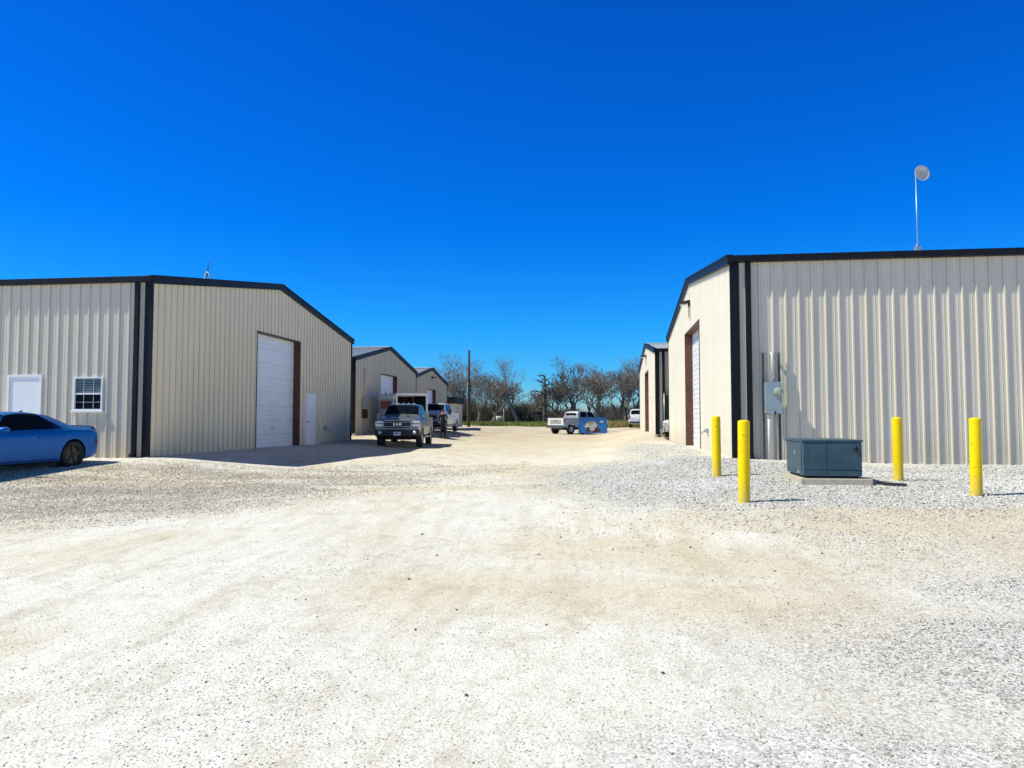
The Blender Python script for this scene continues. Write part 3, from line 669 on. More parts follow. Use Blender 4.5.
# ------------------------------------------------------------------ vehicles
def smooth_interp(xs_, key, sig):
    """key: list of (x, value); linear interpolation softened by a small gaussian"""
    ks = [k[0] for k in key]; vs = [k[1] for k in key]
    if sig <= 0: return np.interp(xs_, ks, vs)
    o = np.zeros_like(xs_); w = 0
    for d in np.linspace(-2, 2, 9):
        g_ = math.exp(-d*d/2); o += g_*np.interp(np.clip(xs_+d*sig, ks[0], ks[-1]), ks, vs); w += g_
    return o/w
class Body:
    """lofted car body along x (front = -x). section(v) from keel centre to roof centre"""
    def __init__(s, K, x0, x1, sig=.05, n=90, crown=.03, tumble=.04):
        s.x0, s.x1 = x0, x1; s.xs = np.linspace(x0, x1, n); s.K = K; s.sig = sig; s.crown = crown
    def sec(s, x):
        q = {k: float(smooth_interp(np.array([x]), v, s.sig)[0]) for k, v in s.K.items()}
        zs_, zb, zt, yw, yt = q['sill'], q['belt'], q['top'], q['w'], q['yt']
        zt = max(zt, zb+.01); hh = zb-zs_; yb = yw*.93
        L = lambda a, b_, t: a+(b_-a)*t
        return [(0, zs_), (yw*.80, zs_), (yw*.955, zs_+.05), (yw*.985, zs_+.28*hh), (yw, zs_+.52*hh), (yw*.992, zs_+.70*hh), (yw*.978, zb-.10*hh), (yw*.955, zb-.03*hh), (yb, zb),
                (L(yb, yt, .07), L(zb, zt, .07)), (L(yb, yt, .5), L(zb, zt, .53)), (L(yb, yt, .90), L(zb, zt, .90)), (yt*.93, L(zb, zt, .98)), (yt*.62, zt+s.crown*.6), (0, zt+s.crown)]
    def pt(s, x, v):
        S = s.sec(x); i = int(min(max(v, 0), len(S)-1.0001)); t = v-i
        return (S[i][0]*(1-t)+S[i+1][0]*t, S[i][1]*(1-t)+S[i+1][1]*t)
    def mesh(s, name, m, parent, arches=(), arch_r=.4, arch_in=.55, nose=0):
        V, F = [], []; N = None
        for x in s.xs:
            S = s.sec(x); ring = S+[(-a, b_) for a, b_ in reversed(S[1:-1])]; N = len(ring)
            V += [(x, a, b_) for a, b_ in ring]
        n = len(s.xs)
        for i in range(n-1):
            for j in range(N):
                F.append((i*N+j, i*N+(j+1) % N, (i+1)*N+(j+1) % N, (i+1)*N+j))
        F.append(tuple(range(N-1, -1, -1))); F.append(tuple((n-1)*N+j for j in range(N)))
        me = bpy.data.meshes.new(name); me.from_pydata(V, [], F); me.update()
        bm = bmesh.new(); bm.from_mesh(me); bmesh.ops.recalc_face_normals(bm, faces=bm.faces[:]); bm.to_mesh(me); bm.free()
        o = bpy.data.objects.new(name, me); COL.objects.link(o); me.materials.append(m); me.materials.append(M['underbody'])
        if arches:
            cb = MB()
            for ax, az in arches:
                for sg in (1, -1):
                    cb.lathe([(arch_r, sg*arch_in), (arch_r, sg*1.4)], 28, 'y', (ax, 0, az), mt=1)
            c = cb.build('cut', [m, M['underbody']])
            md = o.modifiers.new('b', 'BOOLEAN'); md.operation = 'DIFFERENCE'; md.object = c; md.solver = 'EXACT'
            dg = bpy.context.evaluated_depsgraph_get(); ev = o.evaluated_get(dg)
            nm = bpy.data.meshes.new_from_object(ev); o.modifiers.clear(); o.data = nm; bpy.data.objects.remove(c)
            me = nm
        for p in me.polygons: p.use_smooth = abs(p.normal.x) < .93 or len(p.vertices) == 4
        try:
            me.set_sharp_from_angle(angle=math.radians(38))
        except Exception: pass
        o.parent = parent; s.o = o; return o
    def patch(s, name, m, parent, poly=None, x0=0, x1=1, v0=0, v1=1, side=1, push=.006, nu=14, nv=6, xtop=None, wrap=False):
        """surface patch: x0,x1 at v0 ; xtop=(x0,x1) at v1. side=+1/-1, or wrap=True for a full-width one"""
        xt = xtop or (x0, x1); G = []
        def point(x, v):
            y, z = s.pt(x, v); y2, z2 = s.pt(x, v+.02); y3, z3 = s.pt(x+.01, v)
            a = Vector((0, y2-y, z2-z)); b_ = Vector((.01, y3-y, z3-z)); nrm = b_.cross(a)
            if nrm.length == 0: nrm = Vector((0, 0, 1))
            nrm.normalize()
            if nrm.y*1+nrm.z*.3 < 0: nrm = -nrm
            return Vector((x, y, z))+nrm*push
        V, F = [], []
        if not wrap:
            for j in range(nv+1):
                t = j/nv; v = v0+(v1-v0)*t; a, b_ = x0+(xt[0]-x0)*t, x1+(xt[1]-x1)*t
                for i in range(nu+1):
                    p = point(a+(b_-a)*i/nu, v); V.append((p.x, p.y*side, p.z))
        else:   # v runs v0 -> centre -> v0 mirrored, x from x0 to x1
            for j in range(nv+1):
                x = x0+(x1-x0)*j/nv
                for i in range(-nu, nu+1):
                    v = v0+(v1-v0)*(1-abs(i)/nu); p = point(x, min(v, 13.95)); V.append((p.x, (0 if i == 0 else p.y*(1 if i > 0 else -1)), p.z))
            nu = 2*nu
        for j in range(nv):
            for i in range(nu): a = j*(nu+1)+i; F.append((a, a+1, a+nu+2, a+nu+1))
        o = pyobj(name, V, F, m, parent, smooth=True)
        bm = bmesh.new(); bm.from_mesh(o.data); bmesh.ops.recalc_face_normals(bm, faces=bm.faces[:]); bm.to_mesh(o.data); bm.free(); return o
def wheel(parent, x, y, r, w, rim, spokes=5, side=1, rr=.62):
    b = MB(); R = r*rr
    b.lathe([(R*.99, w*.30), (R*.99, w*.42), (R*.92, w*.44), (R*.86, w*.30), (R*.86, -w*.4)], 28, 'y')
    for k in range(spokes):
        a = 2*PI*k/spokes+.3; c, s_ = math.cos(a), math.sin(a); t = R*.13
        pts = [(c*R*.12-s_*t, w*.34, s_*R*.12+c*t), (c*R*.9-s_*t*.8, w*.40, s_*R*.9+c*t*.8), (c*R*.9+s_*t*.8, w*.40, s_*R*.9-c*t*.8), (c*R*.12+s_*t, w*.34, s_*R*.12-c*t)]
        b.prism(pts, (0, -.03, 0))
    b.lathe([(.0001, w*.40), (R*.20, w*.39), (R*.26, w*.33), (R*.26, w*.1)], 16, 'y')
    b.lathe([(R*.86, w*.02), (.0001, w*.0)], 20, 'y')
    o = b.build('wheel', rim, parent); o.location = (x, y, r); o.rotation_euler = (0, 0, 0 if side > 0 else PI)
    t = MB(); t.lathe([(R*.98, -w*.42), (r*.90, -w*.5), (r*.975, -w*.46), (r, -w*.36), (r, w*.36), (r*.975, w*.46), (r*.90, w*.5), (R*.98, w*.42), (R*.90, 0), (R*.98, -w*.42)], 32, 'y')
    t.build('tyre', M['tyre'], o)
    return o
def small_box(name, m, parent, *a, bev=.01):
    b = MB(); b.box(*a, bev); return b.build(name, m, parent)

# --- blue coupe
def coupe(loc, rz):
    R_ = empty('parked_car', loc, rz, label='glossy blue two-door muscle coupe with black wheels parked before the left building door', cat='car')
    K = dict(sill=[(-2.51, .38), (-2.35, .22), (-1.2, .19), (1.4, .19), (2.2, .24), (2.42, .34), (2.51, .52)],
             belt=[(-2.51, .66), (-2.38, .76), (-1.2, .90), (-.2, .925), (.9, .95), (1.5, 1.00), (2.1, .985), (2.4, .94), (2.51, .80)],
             top=[(-2.51, .69), (-2.38, .80), (-1.15, .99), (-.95, 1.03), (-.22, 1.37), (.15, 1.42), (.55, 1.42), (.95, 1.37), (1.35, 1.22), (1.68, 1.09), (2.0, 1.06), (2.40, 1.055), (2.47, .96), (2.51, .84)],
             w=[(-2.51, .70), (-2.40, .84), (-2.1, .93), (-1.5, .955), (-.4, .935), (.7, .94), (1.5, .975), (2.1, .955), (2.38, .88), (2.51, .76)],
             yt=[(-2.51, .60), (-1.15, .76), (-.95, .72), (-.22, .60), (.55, .59), (1.0, .60), (1.6, .66), (1.9, .76), (2.4, .72), (2.51, .66)])
    B = Body(K, -2.51, 2.51, .035, 110, .02)
    B.mesh('body', M['p_blue'], R_, arches=((-1.52, .36), (1.47, .36)), arch_r=.405, arch_in=.62)
    for s in (1, -1):
        B.patch('side_window', M['glass_dark'], R_, x0=-.78, x1=1.02, xtop=(-.22, .62), v0=9.15, v1=11.4, side=s, push=.007, nu=24)
        B.patch('quarter_window', M['glass_dark'], R_, x0=1.06, x1=1.22, xtop=(.66, .72), v0=9.25, v1=10.9, side=s, push=.007)
        d = B.patch('door', M['p_blue'], R_, x0=-.86, x1=.62, xtop=(-.82, .66), v0=3.0, v1=8.6, side=s, push=.012, nu=20, nv=12)
        h = MB(); h.box(.40, .60, s*.945-.02, s*.945+.02, .80, .83, .008); h.build('handle', M['p_blue'], d)
        m1 = MB(); m1.lathe([(.0001, -.10), (.06, -.095), (.085, -.04), (.09, .03), (.07, .07), (.0001, .08)], 16, 'x', (0, 0, 0)); mm = m1.build('mirror', M['p_blue'], R_)
        mm.location = (-.62, s*1.00, 1.01); mm.scale = (1, 1.3, .85)
        m2 = MB(); m2.tube([(-.60, s*.88, .95), (-.62, s*.97, .98)], .025, 6); m2.build('mirror_arm', M['p_blue'], R_)
        B.patch('rocker_trim', M['blackplastic'], R_, x0=-1.02, x1=.98, v0=1.05, v1=2.3, side=s, push=.008, nu=16, nv=3)
        B.patch('side_marker', M['lamp_red'], R_, x0=2.22, x1=2.34, v0=4.1, v1=4.6, side=s, push=.006, nu=3, nv=2)
        B.patch('front_marker', M['lamp_amber'], R_, x0=-2.28, x1=-2.18, v0=4.1, v1=4.6, side=s, push=.006, nu=3, nv=2)
        small_box('headlight', M['lamp_clear'], R_, -2.525, -2.49, s*.58-.14, s*.58+.14, .58, .68)
    B.patch('windshield', M['glass_dark'], R_, x0=-.90, x1=-.26, v0=11.6, v1=13.9, wrap=True, nu=24, nv=20, push=.012)
    B.patch('rear_window', M['glass_dark'], R_, x0=.98, x1=1.60, v0=11.7, v1=13.9, wrap=True, nu=24, nv=20, push=.012)
    B.patch('spoiler', M['p_blue'], R_, x0=2.30, x1=2.46, v0=10.2, v1=13.9, wrap=True, nu=8, nv=4, push=.028)
    small_box('tail_light', M['lamp_red'], R_, 2.500, 2.522, -.66, .66, .71, .80)
    small_box('rear_bumper', M['blackplastic'], R_, 2.40, 2.50, -.62, .62, .34, .50, bev=.03)
    small_box('grille', M['blackplastic'], R_, -2.53, -2.50, -.74, .74, .52, .70)
    f = MB(); f.prism([(.75, -.015, 1.42), (.93, -.015, 1.40), (.90, -.015, 1.475)], (0, .03, 0)); f.build('antenna_fin', M['blackplastic'], R_)
    for x in (-1.52, 1.47):
        for s in (1, -1): wheel(R_, x, s*.83, .355, .25, M['rim_black'], 5, s, .70)
    return R_
CAR = coupe((-13.85, 15.05, 0), math.radians(88)); CAR.location.z = gz(-13.4, 16.0)-.05; CAR.scale = (1, 1, .965)

# --- generic full-size pickup
def pickup(label, loc, rz, pm, cat='pickup truck', rim='rim_steel', heavy=True, emblem=False, lights5=False, detail=True, name='pickup_truck', scale=1, bed=True):
    R_ = empty(name, loc, rz, label=label, cat=cat)
    K = dict(sill=[(-2.98, .62), (-2.8, .55), (-1.2, .50), (1.0, .50)],
             belt=[(-2.98, 1.14), (-2.85, 1.20), (-1.7, 1.27), (-1.0, 1.29), (1.0, 1.31)],
             top=[(-2.98, 1.20), (-2.85, 1.28), (-1.85, 1.40), (-1.72, 1.42), (-1.05, 1.91), (-.7, 1.96), (.6, 1.96), (.88, 1.92), (1.0, 1.36)],
             w=[(-2.98, .90), (-2.8, .96), (-2.2, 1.0), (-1.0, .985), (1.0, .985)],
             yt=[(-2.98, .78), (-1.85, .84), (-1.7, .80), (-1.05, .69), (-.7, .68), (.9, .69), (1.0, .75)])
    B = Body(K, -2.98, 1.0, .03, 90, .025)
    B.mesh('body', pm, R_, arches=((-1.98, .44),), arch_r=.50, arch_in=.6)
    for s in (1, -1):
        B.patch('side_window', M['glass_dark'], R_, x0=-1.38, x1=-.30, xtop=(-.93, -.34), v0=9.2, v1=11.3, side=s, push=.008)
        B.patch('side_window', M['glass_dark'], R_, x0=-.18, x1=.72, xtop=(-.20, .58), v0=9.2, v1=11.3, side=s, push=.008)
        for a, b_ in ((-1.36, -.27), (-.23, .80)):
            d = B.patch('door', pm, R_, x0=a, x1=b_, v0=2.2, v1=8.7, side=s, push=.006, nu=10, nv=10)
            h = MB(); h.box(b_-.26, b_-.06, s*.985-.02, s*.985+.025, 1.10, 1.135, .008); h.build('handle', M['chrome'] if heavy else M['blackplastic'], d)
        m1 = MB(); m1.box(-1.33, -1.22, s*1.10-.09, s*1.10+.09, 1.22, 1.56, .03); m1.tube([(-1.26, s*.9, 1.30), (-1.26, s*1.06, 1.32)], .025, 6); m1.tube([(-1.26, s*.9, 1.42), (-1.26, s*1.06, 1.44)], .025, 6); mo = m1.build('mirror', M['blackplastic'] if not lights5 else pm, R_)
        st = MB(); st.tube([(-1.3, s*.98, .46), (.85, s*.98, .46)], .05, 8); st.build('side_step', M['chrome'], R_)
        hl = MB(); hl.box(-3.02, -2.82, s*.80-.165, s*.80+.175, .93, 1.19, .03); ho = hl.build('headlight', M['lamp_clear'], R_)
        h2 = MB(); h2.box(-3.03, -3.018, s*.80-.15, s*.80+.15, 1.05, 1.085, .004); h2.build('headlight_divider', M['blackplastic'], ho)
        fo = MB(); fo.lathe([(.0001, -3.105), (.07, -3.10), (.075, -3.07)], 16, 'x', (0, s*.76, .68)); fo.build('fog_light', M['lamp_clear'], R_)
        tl = MB(); tl.box(2.86, 2.945, s*.93-.055, s*.93+.055, .98, 1.32, .01); tl.build('tail_light', M['lamp_red'], R_)
        fl = MB(); 
        for i in range(15):
            a0, a1 = PI*i/15, PI*(i+1)/15
            for ax in (-1.98, 2.02) if bed else (-1.98,):
                fl.tube([(ax+.50*math.cos(a0), s*.985, .44+.50*math.sin(a0)), (ax+.50*math.cos(a1), s*.985, .44+.50*math.sin(a1))], .026, 5)
        fl.build('fender_flare', pm if heavy else M['blackplastic'], R_)
    B.patch('windshield', M['glass_dark'], R_, x0=-1.66, x1=-1.08, v0=11.5, v1=13.9, wrap=True, nu=24, nv=20, push=.016)
    rw = MB(); rw.prism([(.955, -.62, 1.42), (.955, .62, 1.42), (.925, .56, 1.80), (.925, -.56, 1.80)], (.012, 0, 0)); rw.build('rear_window', M['glass_dark'], R_); R_.children[-1].location.x = .02
    hc = MB(); hc.prism([(-2.75, -.35, 1.30), (-2.75, .35, 1.30), (-1.9, .42, 1.40), (-1.9, -.42, 1.40)], (0, 0, .045), bev=.015); hc.build('hood_bulge', pm, R_)
    # front end
    gr = MB(); gr.box(-3.04, -2.93, -.62, .62, .82, 1.24, .03); go = gr.build('grille', M['blackplastic'], R_)
    g2 = MB()
    g2.box(-3.055, -3.035, -.62, .62, 1.19, 1.235, .01); g2.box(-3.055, -3.035, -.62, .62, .84, .875, .01)
    for yy in (-.60, .60): g2.box(-3.054, -3.034, yy-.02, yy+.02, .86, 1.2, .008)
    for zz in (.94, 1.13): g2.box(-3.05, -3.038, -.58, .58, zz-.012, zz+.012, .004)
    g2.build('grille_surround', M['galv'] if heavy else M['chrome'], go)
    if emblem:
        cu = bpy.data.curves.new('t', 'FONT'); cu.body = 'RAM'; cu.size = .15; cu.align_x = 'CENTER'; cu.align_y = 'CENTER'; cu.extrude = .008; cu.space_character = 1.35; cu.offset = .004
        to = bpy.data.objects.new('t', cu); COL.objects.link(to); dg = bpy.context.evaluated_depsgraph_get(); me = bpy.data.meshes.new_from_object(to.evaluated_get(dg)); bpy.data.objects.remove(to)
        eo = link('emblem', me, M['chrome'], go); eo.location = (-3.06, 0, 1.035); eo.rotation_euler = (PI/2, 0, -PI/2)
    bp = MB(); bp.box(-3.10, -2.90, -.97, .97, .52, .80, .035); bp.build('front_bumper', M['blackplastic'] if emblem else M['chrome'], R_)
    bl = MB(); bl.box(-3.112, -3.09, -.56, .56, .56, .70, .01); bl.build('bumper_intake', M['blackplastic'], R_)
    lp = MB(); lp.box(-3.128, -3.114, -.155, .155, .555, .71, .004); lo = lp.build('license_plate', M['white'], R_)
    ch = MB()
    for i in range(6): ch.box(-3.132, -3.129, -.125+i*.044, -.100+i*.044, .60, .66)
    ch.box(-3.132, -3.129, -.09, .09, .68, .695); ch.build('plate_characters', simple('plate ink', (.03, .04, .25), .5), lo)
    if lights5:
        for yy in (-.48, -.24, 0, .24, .48): small_box('roof_lamp', M['lamp_amber'] if False else M['lamp_clear'], R_, -1.02, -.90, yy-.05, yy+.05, 1.955, 2.005, bev=.012)
    wp = MB(); wp.tube([(-1.72, -.35, 1.455), (-1.60, -.02, 1.53)], .01, 4); wp.tube([(-1.72, .25, 1.455), (-1.60, .55, 1.53)], .01, 4); wp.build('wiper', M['blackplastic'], R_)
    ch = MB(); ch.box(-2.85, 2.8, -.55, .55, .36, .56); 
    for ax in (-1.98, 2.02): ch.tube([(ax, -.8, .42), (ax, .8, .42)], .07, 8)
    ch.build('chassis', M['underbody'], R_)
    if bed:
        # bed as an open box of panels with cut wheel openings
        for s in (1, -1):
            out = [(1.06, .60), (1.50, .60)]
            for i in range(13): a = PI-PI*i/12; out.append((2.02+.49*math.cos(a), .50+.47*math.sin(a)+.0))
            out += [(2.54, .60), (2.93, .62), (2.93, 1.36), (1.06, 1.36)]
            pn = MB(); pn.prism([(x, s*.985, z) for x, z in out], (0, -s*.07, 0)); pn.build('bed_side', pm, R_)
            rl = MB(); rl.box(1.06, 2.93, s*.95-.05, s*.95+.05, 1.355, 1.385, .01); rl.build('bed_rail', M['blackplastic'] if heavy else pm, R_)
            wa = MB(); wa.box(1.5, 2.54, min(s*.62, s*.91), max(s*.62, s*.91), .93, 1.0); wa.build('wheel_well', M['underbody'], R_)
        fb = MB(); fb.box(1.06, 2.92, -.91, .91, .74, .78); fb.box(1.06, 1.11, -.91, .91, .78, 1.36); fb.build('bed_floor', pm, R_)
        tg = MB(); tg.box(2.89, 2.945, -.87, .87, .76, 1.36, .012); tgo = tg.build('tailgate', pm, R_)
        tp = MB(); tp.box(2.946, 2.955, -.62, .62, .86, 1.22, .003); tp.build('tailgate_inset', pm, tgo)
        th = MB(); th.box(2.956, 2.975, -.09, .09, 1.10, 1.16, .006); th.build('handle', M['blackplastic'], tgo)
        rb = MB(); rb.box(2.95, 3.12, -.95, .95, .54, .72, .02); rb.build('rear_bumper', M['chrome'], R_)
    for x in (-1.98, 2.02):
        for s in (1, -1): wheel(R_, x, s*.86, .42, .27, M[rim], 8, s, .60)
    R_.scale = (scale,)*3
    return R_
def place(o, x, y, dz=-.01): o.location = (x, y, gz(x, y)+dz); return o
a = math.radians
RAM = pickup('dark grey heavy-duty pickup facing the camera in front of the second building', (0, 0, 0), a(90+8), M['p_grey'], emblem=True, lights5=True); place(RAM, -9.42, 34.25)
WP = pickup('white pickup nose to the camera with a person at its side', (0, 0, 0), a(90+1), M['p_white']); place(WP, -11.7, 50.8)
OP = pickup('faded silver pickup with a white tailgate parked behind the blue dumpster', (0, 0, 0), a(-90-38), M['p_silver'], heavy=False); place(OP, -2.35, 64.6)
for c in OP.children:
    if c.name.startswith('tailgate'): c.data.materials[0] = M['p_white']; c['label'] = 'bright white tailgate'
# white utility vehicle nose between the right buildings
UT = pickup('small white utility truck nosing out between the two right buildings', (0, 0, 0), 0, M['p_white'], scale=.72, heavy=False, name='utility_truck', rim='rim_black'); place(UT, 4.95, 36.95)
# old dark wreck in the scrub
OW = pickup('derelict dark truck half hidden in the scrub beneath the stumpy dead tree', (0, 0, 0), a(8), M['p_dark'], heavy=False, name='derelict_truck', rim='rim_black'); place(OW, -10.8, 118)
# suv
def suv(label, x, y, rz, pm):
    R_ = empty('parked_suv', (x, y, gz(x, y)), rz, label=label, cat='suv')
    K = dict(sill=[(-2.5, .50), (-2.3, .38), (2.2, .38), (2.5, .52)], belt=[(-2.5, .95), (-2.3, 1.02), (-1.2, 1.10), (2.3, 1.16), (2.5, 1.08)],
             top=[(-2.5, 1.0), (-2.3, 1.08), (-1.35, 1.20), (-1.2, 1.23), (-.55, 1.78), (-.2, 1.86), (1.9, 1.86), (2.15, 1.80), (2.45, 1.25), (2.5, 1.12)],
             w=[(-2.5, .84), (-2.2, .95), (0, .98), (2.2, .96), (2.5, .88)], yt=[(-2.5, .7), (-1.3, .78), (-.5, .70), (2.0, .70), (2.5, .76)])
    B = Body(K, -2.5, 2.5, .04, 90, .025); B.mesh('body', pm, R_, arches=((-1.5, .39), (1.45, .39)), arch_r=.44, arch_in=.6)
    for s in (1, -1):
        for a0, a1, t0, t1 in ((-.95, .05, -.45, .03), (.12, 1.0, .12, .98), (1.08, 1.95, 1.08, 1.75)): B.patch('side_window', M['glass_dark'], R_, x0=a0, x1=a1, xtop=(t0, t1), v0=9.2, v1=11.2, side=s, push=.008)
        for a0, a1 in ((-.98, .07), (.11, 1.0)): B.patch('door', pm, R_, x0=a0, x1=a1, v0=2.5, v1=8.6, side=s, push=.006, nu=8, nv=8)
        small_box('tail_light', M['lamp_red'], R_, 2.30, 2.52, s*.86-.06, s*.86+.06, .92, 1.30)
        small_box('headlight', M['lamp_clear'], R_, -2.53, -2.38, s*.70-.15, s*.70+.15, .82, .96)
        small_box('mirror', pm, R_, -.95, -.82, s*1.05-.09, s*1.05+.09, 1.12, 1.30)
    B.patch('rear_window', M['glass_dark'], R_, x0=2.18, x1=2.40, v0=11.7, v1=13.9, wrap=True, nu=24, nv=14, push=.014)
    B.patch('windshield', M['glass_dark'], R_, x0=-1.15, x1=-.58, v0=11.7, v1=13.9, wrap=True, nu=24, nv=14)
    small_box('rear_bumper', M['blackplastic'], R_, 2.44, 2.60, -.88, .88, .44, .62, bev=.03)
    small_box('license_plate', M['white'], R_, 2.505, 2.525, -.15, .15, .80, .95)
    small_box('grille', M['blackplastic'], R_, -2.53, -2.48, -.5, .5, .72, .95)
    for x in (-1.5, 1.45):
        for s in (1, -1): wheel(R_, x, s*.84, .38, .24, M['rim_steel'], 6, s)
    return R_
suv('white suv parked at the far corner of the second right building', 3.45, 77.0, a(-90-4), M['p_white'])

# ------------------------------------------------------------------ white-framed trailer behind the grey pickup
T = empty('enclosed_trailer', (-12.25, 42.3, 0), a(38), label='white-framed box trailer with dark open doorways behind the grey pickup', cat='trailer')
T.location.z = gz(-11.6, 42.6)-.05
b = MB(); w_, l_ = 2.0, 1.95   # local: corner at origin, faces along -x (front) and -y (side)
# x runs right-away, y runs left-away
for (x, y) in ((0, 0), (l_, 0), (0, w_), (l_, w_)): b.box(x-.05, x+.05, y-.05, y+.05, .30, 2.40, .006)
for z in (.35, 2.40):
    b.box(-.05, l_+.05, -.052, .052, z-.06, z+.06, .006); b.box(-.05, l_+.05, w_-.052, w_+.052, z-.06, z+.06, .006)
    b.box(-.053, .053, .05, w_-.05, z-.061, z+.061, .006); b.box(l_-.053, l_+.053, .05, w_-.05, z-.061, z+.061, .006)
b.box(-.04, .04, .05, .40, .4, 2.34); b.build('frame', M['white'], T)
b = MB(); b.box(-.02, l_+.02, -.02, w_+.02, 2.44, 2.48); b.build('roof', M['white'], T)
b = MB(); b.box(.05, l_-.05, w_-.03, w_, .4, 2.34); b.box(l_-.03, l_, .05, w_-.05, .4, 2.34); b.box(.05, l_-.05, .05, w_-.05, .3, .34); b.build('inner_wall', M['interior'], T)
b = MB(); b.box(-.02, .01, .42, w_-.06, .4, 1.75); b.build('lower_panel', M['siding2'], T)
b = MB()
for i in range(9): b.box(-.012, .012, .45, w_-.08, 1.80+i*.06, 1.825+i*.06)
b.build('slats', M['blackplastic'], T)
for (x, y) in ((.9, .08), (.9, w_-.08)): wheel(T, x, y, .33, .2, M['rim_steel'], 6, -1 if y < 1 else 1)
b = MB(); b.tube([(l_, .7, .38), (l_+1.0, w_/2, .42)], .04, 6); b.tube([(l_, 1.3, .38), (l_+1.0, w_/2, .42)], .04, 6); b.build('tow_bar', M['blackplastic'], T)
b = MB(); b.box(l_-.10, l_+.02, -.075, -.055, .45, .62); b.build('tail_light', M['lamp_red'], T)
# equipment cabinet by the second building
T = empty('equipment_cabinet', (-12.62, 41.6, 0), 0, label='tall grey equipment cabinet with a rusty panel beside the second building wall', cat='cabinet'); T.location.z = gz(-12.9, 41.6)
b = MB(); b.box(-.50, .55, -.3, .4, .15, 2.0, .01); b.build('body', simple('grey blue cabinet', (.22, .25, .27), .5), T)
b = MB(); b.box(-.58, .62, -.40, .48, 2.0, 2.28, .02); b.build('hood', simple('light blue grey hood', (.33, .42, .45), .5), T)
b = MB(); b.box(-.40, .46, -.315, -.30, 1.45, 1.88, .004); b.build('rusty_panel', simple('rusty panel', (.16, .05, .035), .7, 0, .6, 6), T)
b = MB(); b.box(-.40, .46, -.312, -.30, .35, 1.34, .004); d = b.build('door', simple('cabinet door grey', (.24, .26, .28), .5), T)
b = MB(); b.box(.36, .40, -.335, -.312, .80, .95, .004); b.build('handle', M['blackplastic'], d)
b = MB(); b.box(-.55, .6, -.35, .45, -.1, .15); b.build('plinth', M['concrete'], T)
b = MB(); b.tube([(-.1, 0, 2.28), (-.1, 0, 2.42)], .05, 8); b.build('vent', M['blackplastic'], T); T.scale = (.72, .72, 1.0)
# small electrical boxes on the second building wall
T = empty('fuse_box', (-13.8, 40.8, 0), 0, label='grey fuse box above a dark breaker box on the second building wall', cat='fuse box')
b = MB(); b.box(.035, .20, -.24, .24, 2.10, 2.62, .01); b.build('upper_box', M['meterbox'], T)
b = MB(); b.box(.035, .22, -.22, .26, 1.50, 2.02, .01); b.build('lower_box', M['blackplastic'], T)
b = MB(); b.tube([(.1, 0, 2.6), (.1, 0, 4.4)], .03, 8); b.tube([(.1, .1, 1.5), (.1, .1, .5)], .03, 8); b.build('conduit', M['pvc'], T)

# ------------------------------------------------------------------ person in dark clothes leaning to the white pickup
def skin_mesh(name, joints, edges, root, m, parent, sub=2):
    me = bpy.data.meshes.new(name); me.from_pydata([j[0] for j in joints], edges, [])
    o = bpy.data.objects.new(name, me); COL.objects.link(o)
    md = o.modifiers.new('s', 'SKIN'); md.use_smooth_shade = True
    sv = me.skin_vertices[0].data
    for i, j in enumerate(joints): sv[i].radius = (j[1], j[2] if len(j) > 2 else j[1])
    sv[root].use_root = True
    s = o.modifiers.new('u', 'SUBSURF'); s.levels = sub; s.render_levels = sub
    dg = bpy.context.evaluated_depsgraph_get(); nm = bpy.data.meshes.new_from_object(o.evaluated_get(dg)); bpy.data.objects.remove(o)
    nm.polygons.foreach_set('use_smooth', [True]*len(nm.polygons)); return link(name, nm, m, parent)
skinm = simple('skin', (.42, .25, .18), .55, 0, .06, 10)
clothm = simple('dark work clothes', (.012, .013, .018), .85, 0, .25, 8)
px_, py_ = -9.65, 43.3
P = empty('person', (px_, py_, gz(px_, py_)), a(195), label='person in dark clothing and cap standing beside the white pickup', cat='person')
J = [((0, 0, .95), .145, .11), ((0, 0, 1.12), .14, .10), ((0, .01, 1.32), .165, .105), ((0, .01, 1.44), .10, .08), ((0, 0, 1.52), .055), ((0, -.01, 1.62), .085, .095), ((0, -.01, 1.70), .08, .085),
     ((.17, .01, 1.42), .06), ((.24, -.04, 1.16), .046), ((.20, -.26, 1.10), .036), ((.19, -.33, 1.11), .032),
     ((-.17, .01, 1.42), .06), ((-.27, -.10, 1.20), .046), ((-.25, -.30, 1.34), .036), ((-.24, -.37, 1.38), .032),
     ((.09, 0, .88), .095), ((.11, -.02, .50), .065), ((.12, .02, .09), .045), ((.13, -.14, .045), .045, .035),
     ((-.09, 0, .88), .095), ((-.12, -.05, .50), .065), ((-.13, .0, .09), .045), ((-.14, -.16, .045), .045, .035)]
E = [(0, 1), (1, 2), (2, 3), (3, 4), (4, 5), (5, 6), (3, 7), (7, 8), (8, 9), (9, 10), (3, 11), (11, 12), (12, 13), (13, 14), (0, 15), (15, 16), (16, 17), (17, 18), (0, 19), (19, 20), (20, 21), (21, 22)]
body = skin_mesh('body', J, E, 0, [skinm, clothm], P)
for p in body.data.polygons:
    c = p.center
    cloth = c.z < 1.47 and not (c.y < -.30 and c.z > .9)
    p.material_index = 1 if cloth else 0
